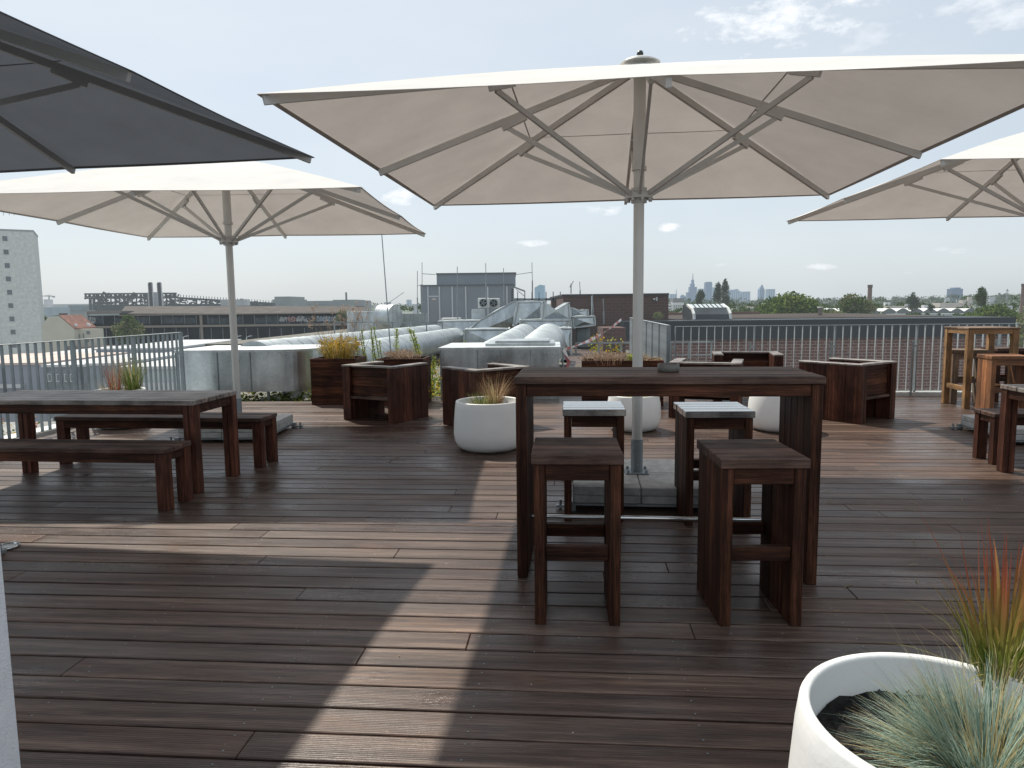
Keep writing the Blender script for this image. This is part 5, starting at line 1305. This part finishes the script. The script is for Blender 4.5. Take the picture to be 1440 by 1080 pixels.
sky_tower('tallest skyline tower with stepped top and needle spire', S1, [(970, 980, 403.5, 426), (971.5, 977, 399, 404), (973, 976, 393.5, 400)], (974.3, 384.5, 394))
sky_tower('hazy tower between the spire and the poplars', S2, [(983, 992, 406, 426)])
sky_tower('tall flat topped blue tower left of the twin poplars', S1, [(992.3, 1001.5, 397.5, 426), (993, 1001, 396.3, 398)])
sky_tower('hazy slab mostly hidden by the twin poplars', S2, [(1003.5, 1007, 404, 426)])
sky_tower('broad stepped hazy tower right of the poplars', S2, [(1024, 1041, 409, 426), (1027, 1035, 407.3, 410), (1034, 1038.5, 406.5, 409)])
sky_tower('square hazy tower right of the broad stepped one', S2, [(1043, 1055, 410, 426)])
sky_tower('slender tower with a pyramid top', S1, [(1068.3, 1075.3, 407.5, 426)], None, 3400, (1068.3, 1075.3, 399.5, 407.5))
sky_tower('square pale tower right of the pyramid topped one', S2, [(1079.3, 1090, 406.5, 426)])
sky_tower('dark blue block alone on the wooded hill at the right', smat('hill_block_blue', (.05, .09, .18), .35, 5), [(1339, 1354, 406, 420), (1342, 1351, 404.3, 407)], None, 2400)
sky_tower('small pale block on the horizon left of the plant house', S2, [(571.5, 577.5, 421.5, 431)], None, 3000)
# glass wedge tower
Yw = 1500; base = at(758, 440, Y=Yw); base.z = GZ
t = thing('skyscraper', base, 0, 'blue glass wedge shaped tower between plant house and brick building', 'skyscraper', SK)
P_ = [at(x, y, Y=Yw) - base for x, y in ((752, 440), (751.8, 404.5), (759, 400.3), (764.5, 401), (765.8, 440))]; P_[0].z = 0; P_[-1].z = 0; Q_ = [p + Vector((4, 22, 0)) for p in P_]
b = MB(); b.add(P_ + Q_, [(0, 4, 3, 2, 1), (5, 6, 7, 8, 9)] + [(i, (i + 1) % 5, 5 + (i + 1) % 5, 5 + i) for i in range(5)]); b.build('glass_shaft', smat('wedge_glass', (.16, .33, .42), .36, 14), t)
# white building with balconies
Yw = 430
t = thing('white_apartment_block', (at(950, 450, Y=Yw).x, Yw, GZ), 0, 'white apartment block with balconies on its left side and a dark top', 'building'); o = t.location.copy()
wm = far('white_render', (.62, .62, .60), .16, .06); pbox(wm, 'wall', 945, 961.5, 425.5, 446, Yw, 10, GZ); pbox(far('dark_penthouse', (.12, .12, .13), .2), 'penthouse', 946.5, 960, 419.3, 425.5, Yw + 1, 8)
for i in range(5): pbox(wm, 'balcony', 940.5, 945, 427.8 + i * 4, 429.8 + i * 4, Yw + .5, 6)
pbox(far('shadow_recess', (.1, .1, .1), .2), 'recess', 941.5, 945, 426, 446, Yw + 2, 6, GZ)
for r_ in range(2):
    for k in range(5): pbox(win, 'window', 947.5 + k * 2.7, 949 + k * 2.7, 429.5 + r_ * 3, 431 + r_ * 3, Yw - .3, .25)
# brick chimneys
for px, y0, y1, Yk, w_, lb in ((1222.3, 400.5, 432, 210, .62, 'round brick chimney right of the olive tree'), (1438, 399, 418, 230, .55, 'brick chimney at the very right edge')):
    p = at(px, y1, Y=Yk); tp = at(px, y0, Y=Yk).z
    t = thing('brick_chimney', (p.x, Yk, GZ), 0, lb, 'chimney'); b = MB(); b.tube([(0, 0, 0), (0, 0, tp - GZ - .8)], w_ * 1.15, 16, r1=w_ * .95); b.build('shaft', far('chimney_red', (.14, .08, .065), .12, .2, 1), t)
    b = MB(); b.tube([(0, 0, tp - GZ - .8), (0, 0, tp - GZ)], w_ * 1.12, 16); b.build('crown', far('chimney_top', (.08, .055, .05), .12), t)
# white humped shed roofs in a row
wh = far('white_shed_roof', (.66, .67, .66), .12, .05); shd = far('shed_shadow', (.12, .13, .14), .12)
for i in range(11):
    px = 1160 + i * 19 + (6 if i > 3 else 0)
    p = at(px, 442.5, Y=250); wd = (at(px + 17.5, 440, Y=250) - at(px, 440, Y=250)).x; hh = .95
    b = MB(); N = 10; f = [(wd * k / N, 0, 2.2 + hh * math.sin(math.pi * k / N)) for k in range(N + 1)]; g = [(x, 12, z) for x, y, z in f]
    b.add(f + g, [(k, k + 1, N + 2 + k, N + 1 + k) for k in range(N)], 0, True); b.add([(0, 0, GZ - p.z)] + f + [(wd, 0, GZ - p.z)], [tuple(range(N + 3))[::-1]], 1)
    b.build('shed', [wh, shd], loc=(p.x, 250, p.z - 1.0), label='white barrel roofed shed in the long row of warehouses', cat='shed', group='barrel roofed sheds in a row')
solo('warehouse', far('grey_warehouse', (.30, .34, .33), .15, .15), 'long grey green warehouse front below the barrel roofed sheds', 'warehouse', 1228, 1362, 441.5, 448, 235, 6, z0=GZ)
DG = 'pale distant houses among the trees'
q = random.Random(19)
hm = [far('far_white', (.55, .56, .56), .25), far('far_grey', (.33, .36, .38), .28), far('far_tan', (.42, .36, .30), .25)]
for (x0, x1, y0, y1, Yd) in [(1251, 1274, 430.5, 437, 380), (1276, 1287, 428, 431, 500), (1322, 1353, 426, 434, 420), (1300, 1312, 429, 434, 430), (1354, 1368, 422, 425.5, 900), (1245, 1252, 425, 427, 900), (1072, 1080, 425.5, 429, 700), (1330, 1336, 418.5, 420, 1500), (1362, 1367, 417.5, 419, 1600), (1408, 1424, 430, 434, 380), (1052, 1060, 431, 434, 380), (1035, 1043, 437, 441, 300), (1022, 1030, 438, 442, 290), (540, 549, 425, 431, 900), (527, 540, 429, 433, 800), (580, 589, 427.5, 431, 900), (1380, 1388, 413.5, 415.5, 2200), (1346, 1350, 421, 423, 1500), (1290, 1297, 421.5, 423, 1500), (1310, 1316, 422, 423.5, 1400), (1204, 1212, 425, 427, 1200), (1392, 1400, 417, 419, 1500)]:
    b = MB(); a_, c_, z0, z1 = bx(b, x0, x1, y0, y1, Yd, (x1 - x0) * Yd / 1500, z0=GZ); b.build('distant_house', hm[q.randrange(3)], label='pale distant house among the hazy trees', cat='house', group=DG)
b = MB(); a = at(1387, 440, Y=170); b.tube([(a.x, 170, GZ), (a.x, 170, at(1387, 411, Y=170).z)], .09, 6, r1=.05); b.build('thin_mast', fr, label='thin pale mast beside the upright dark tree', cat='mast')
b = MB(); a = at(1416, 416, Y=1500); b.tube([(a.x, 1500, GZ), (a.x, 1500, at(1416, 411, Y=1500).z)], 2.2, 6, r1=1.2); b.tube([(a.x, 1500, at(1416, 410, Y=1500).z), (a.x, 1500, at(1416, 406.5, Y=1500).z)], 2.8, 8, r1=.8); b.build('lookout_tower', far('far_dark', (.08, .1, .1), .3), label='tiny lookout tower on the wooded hill', cat='tower')
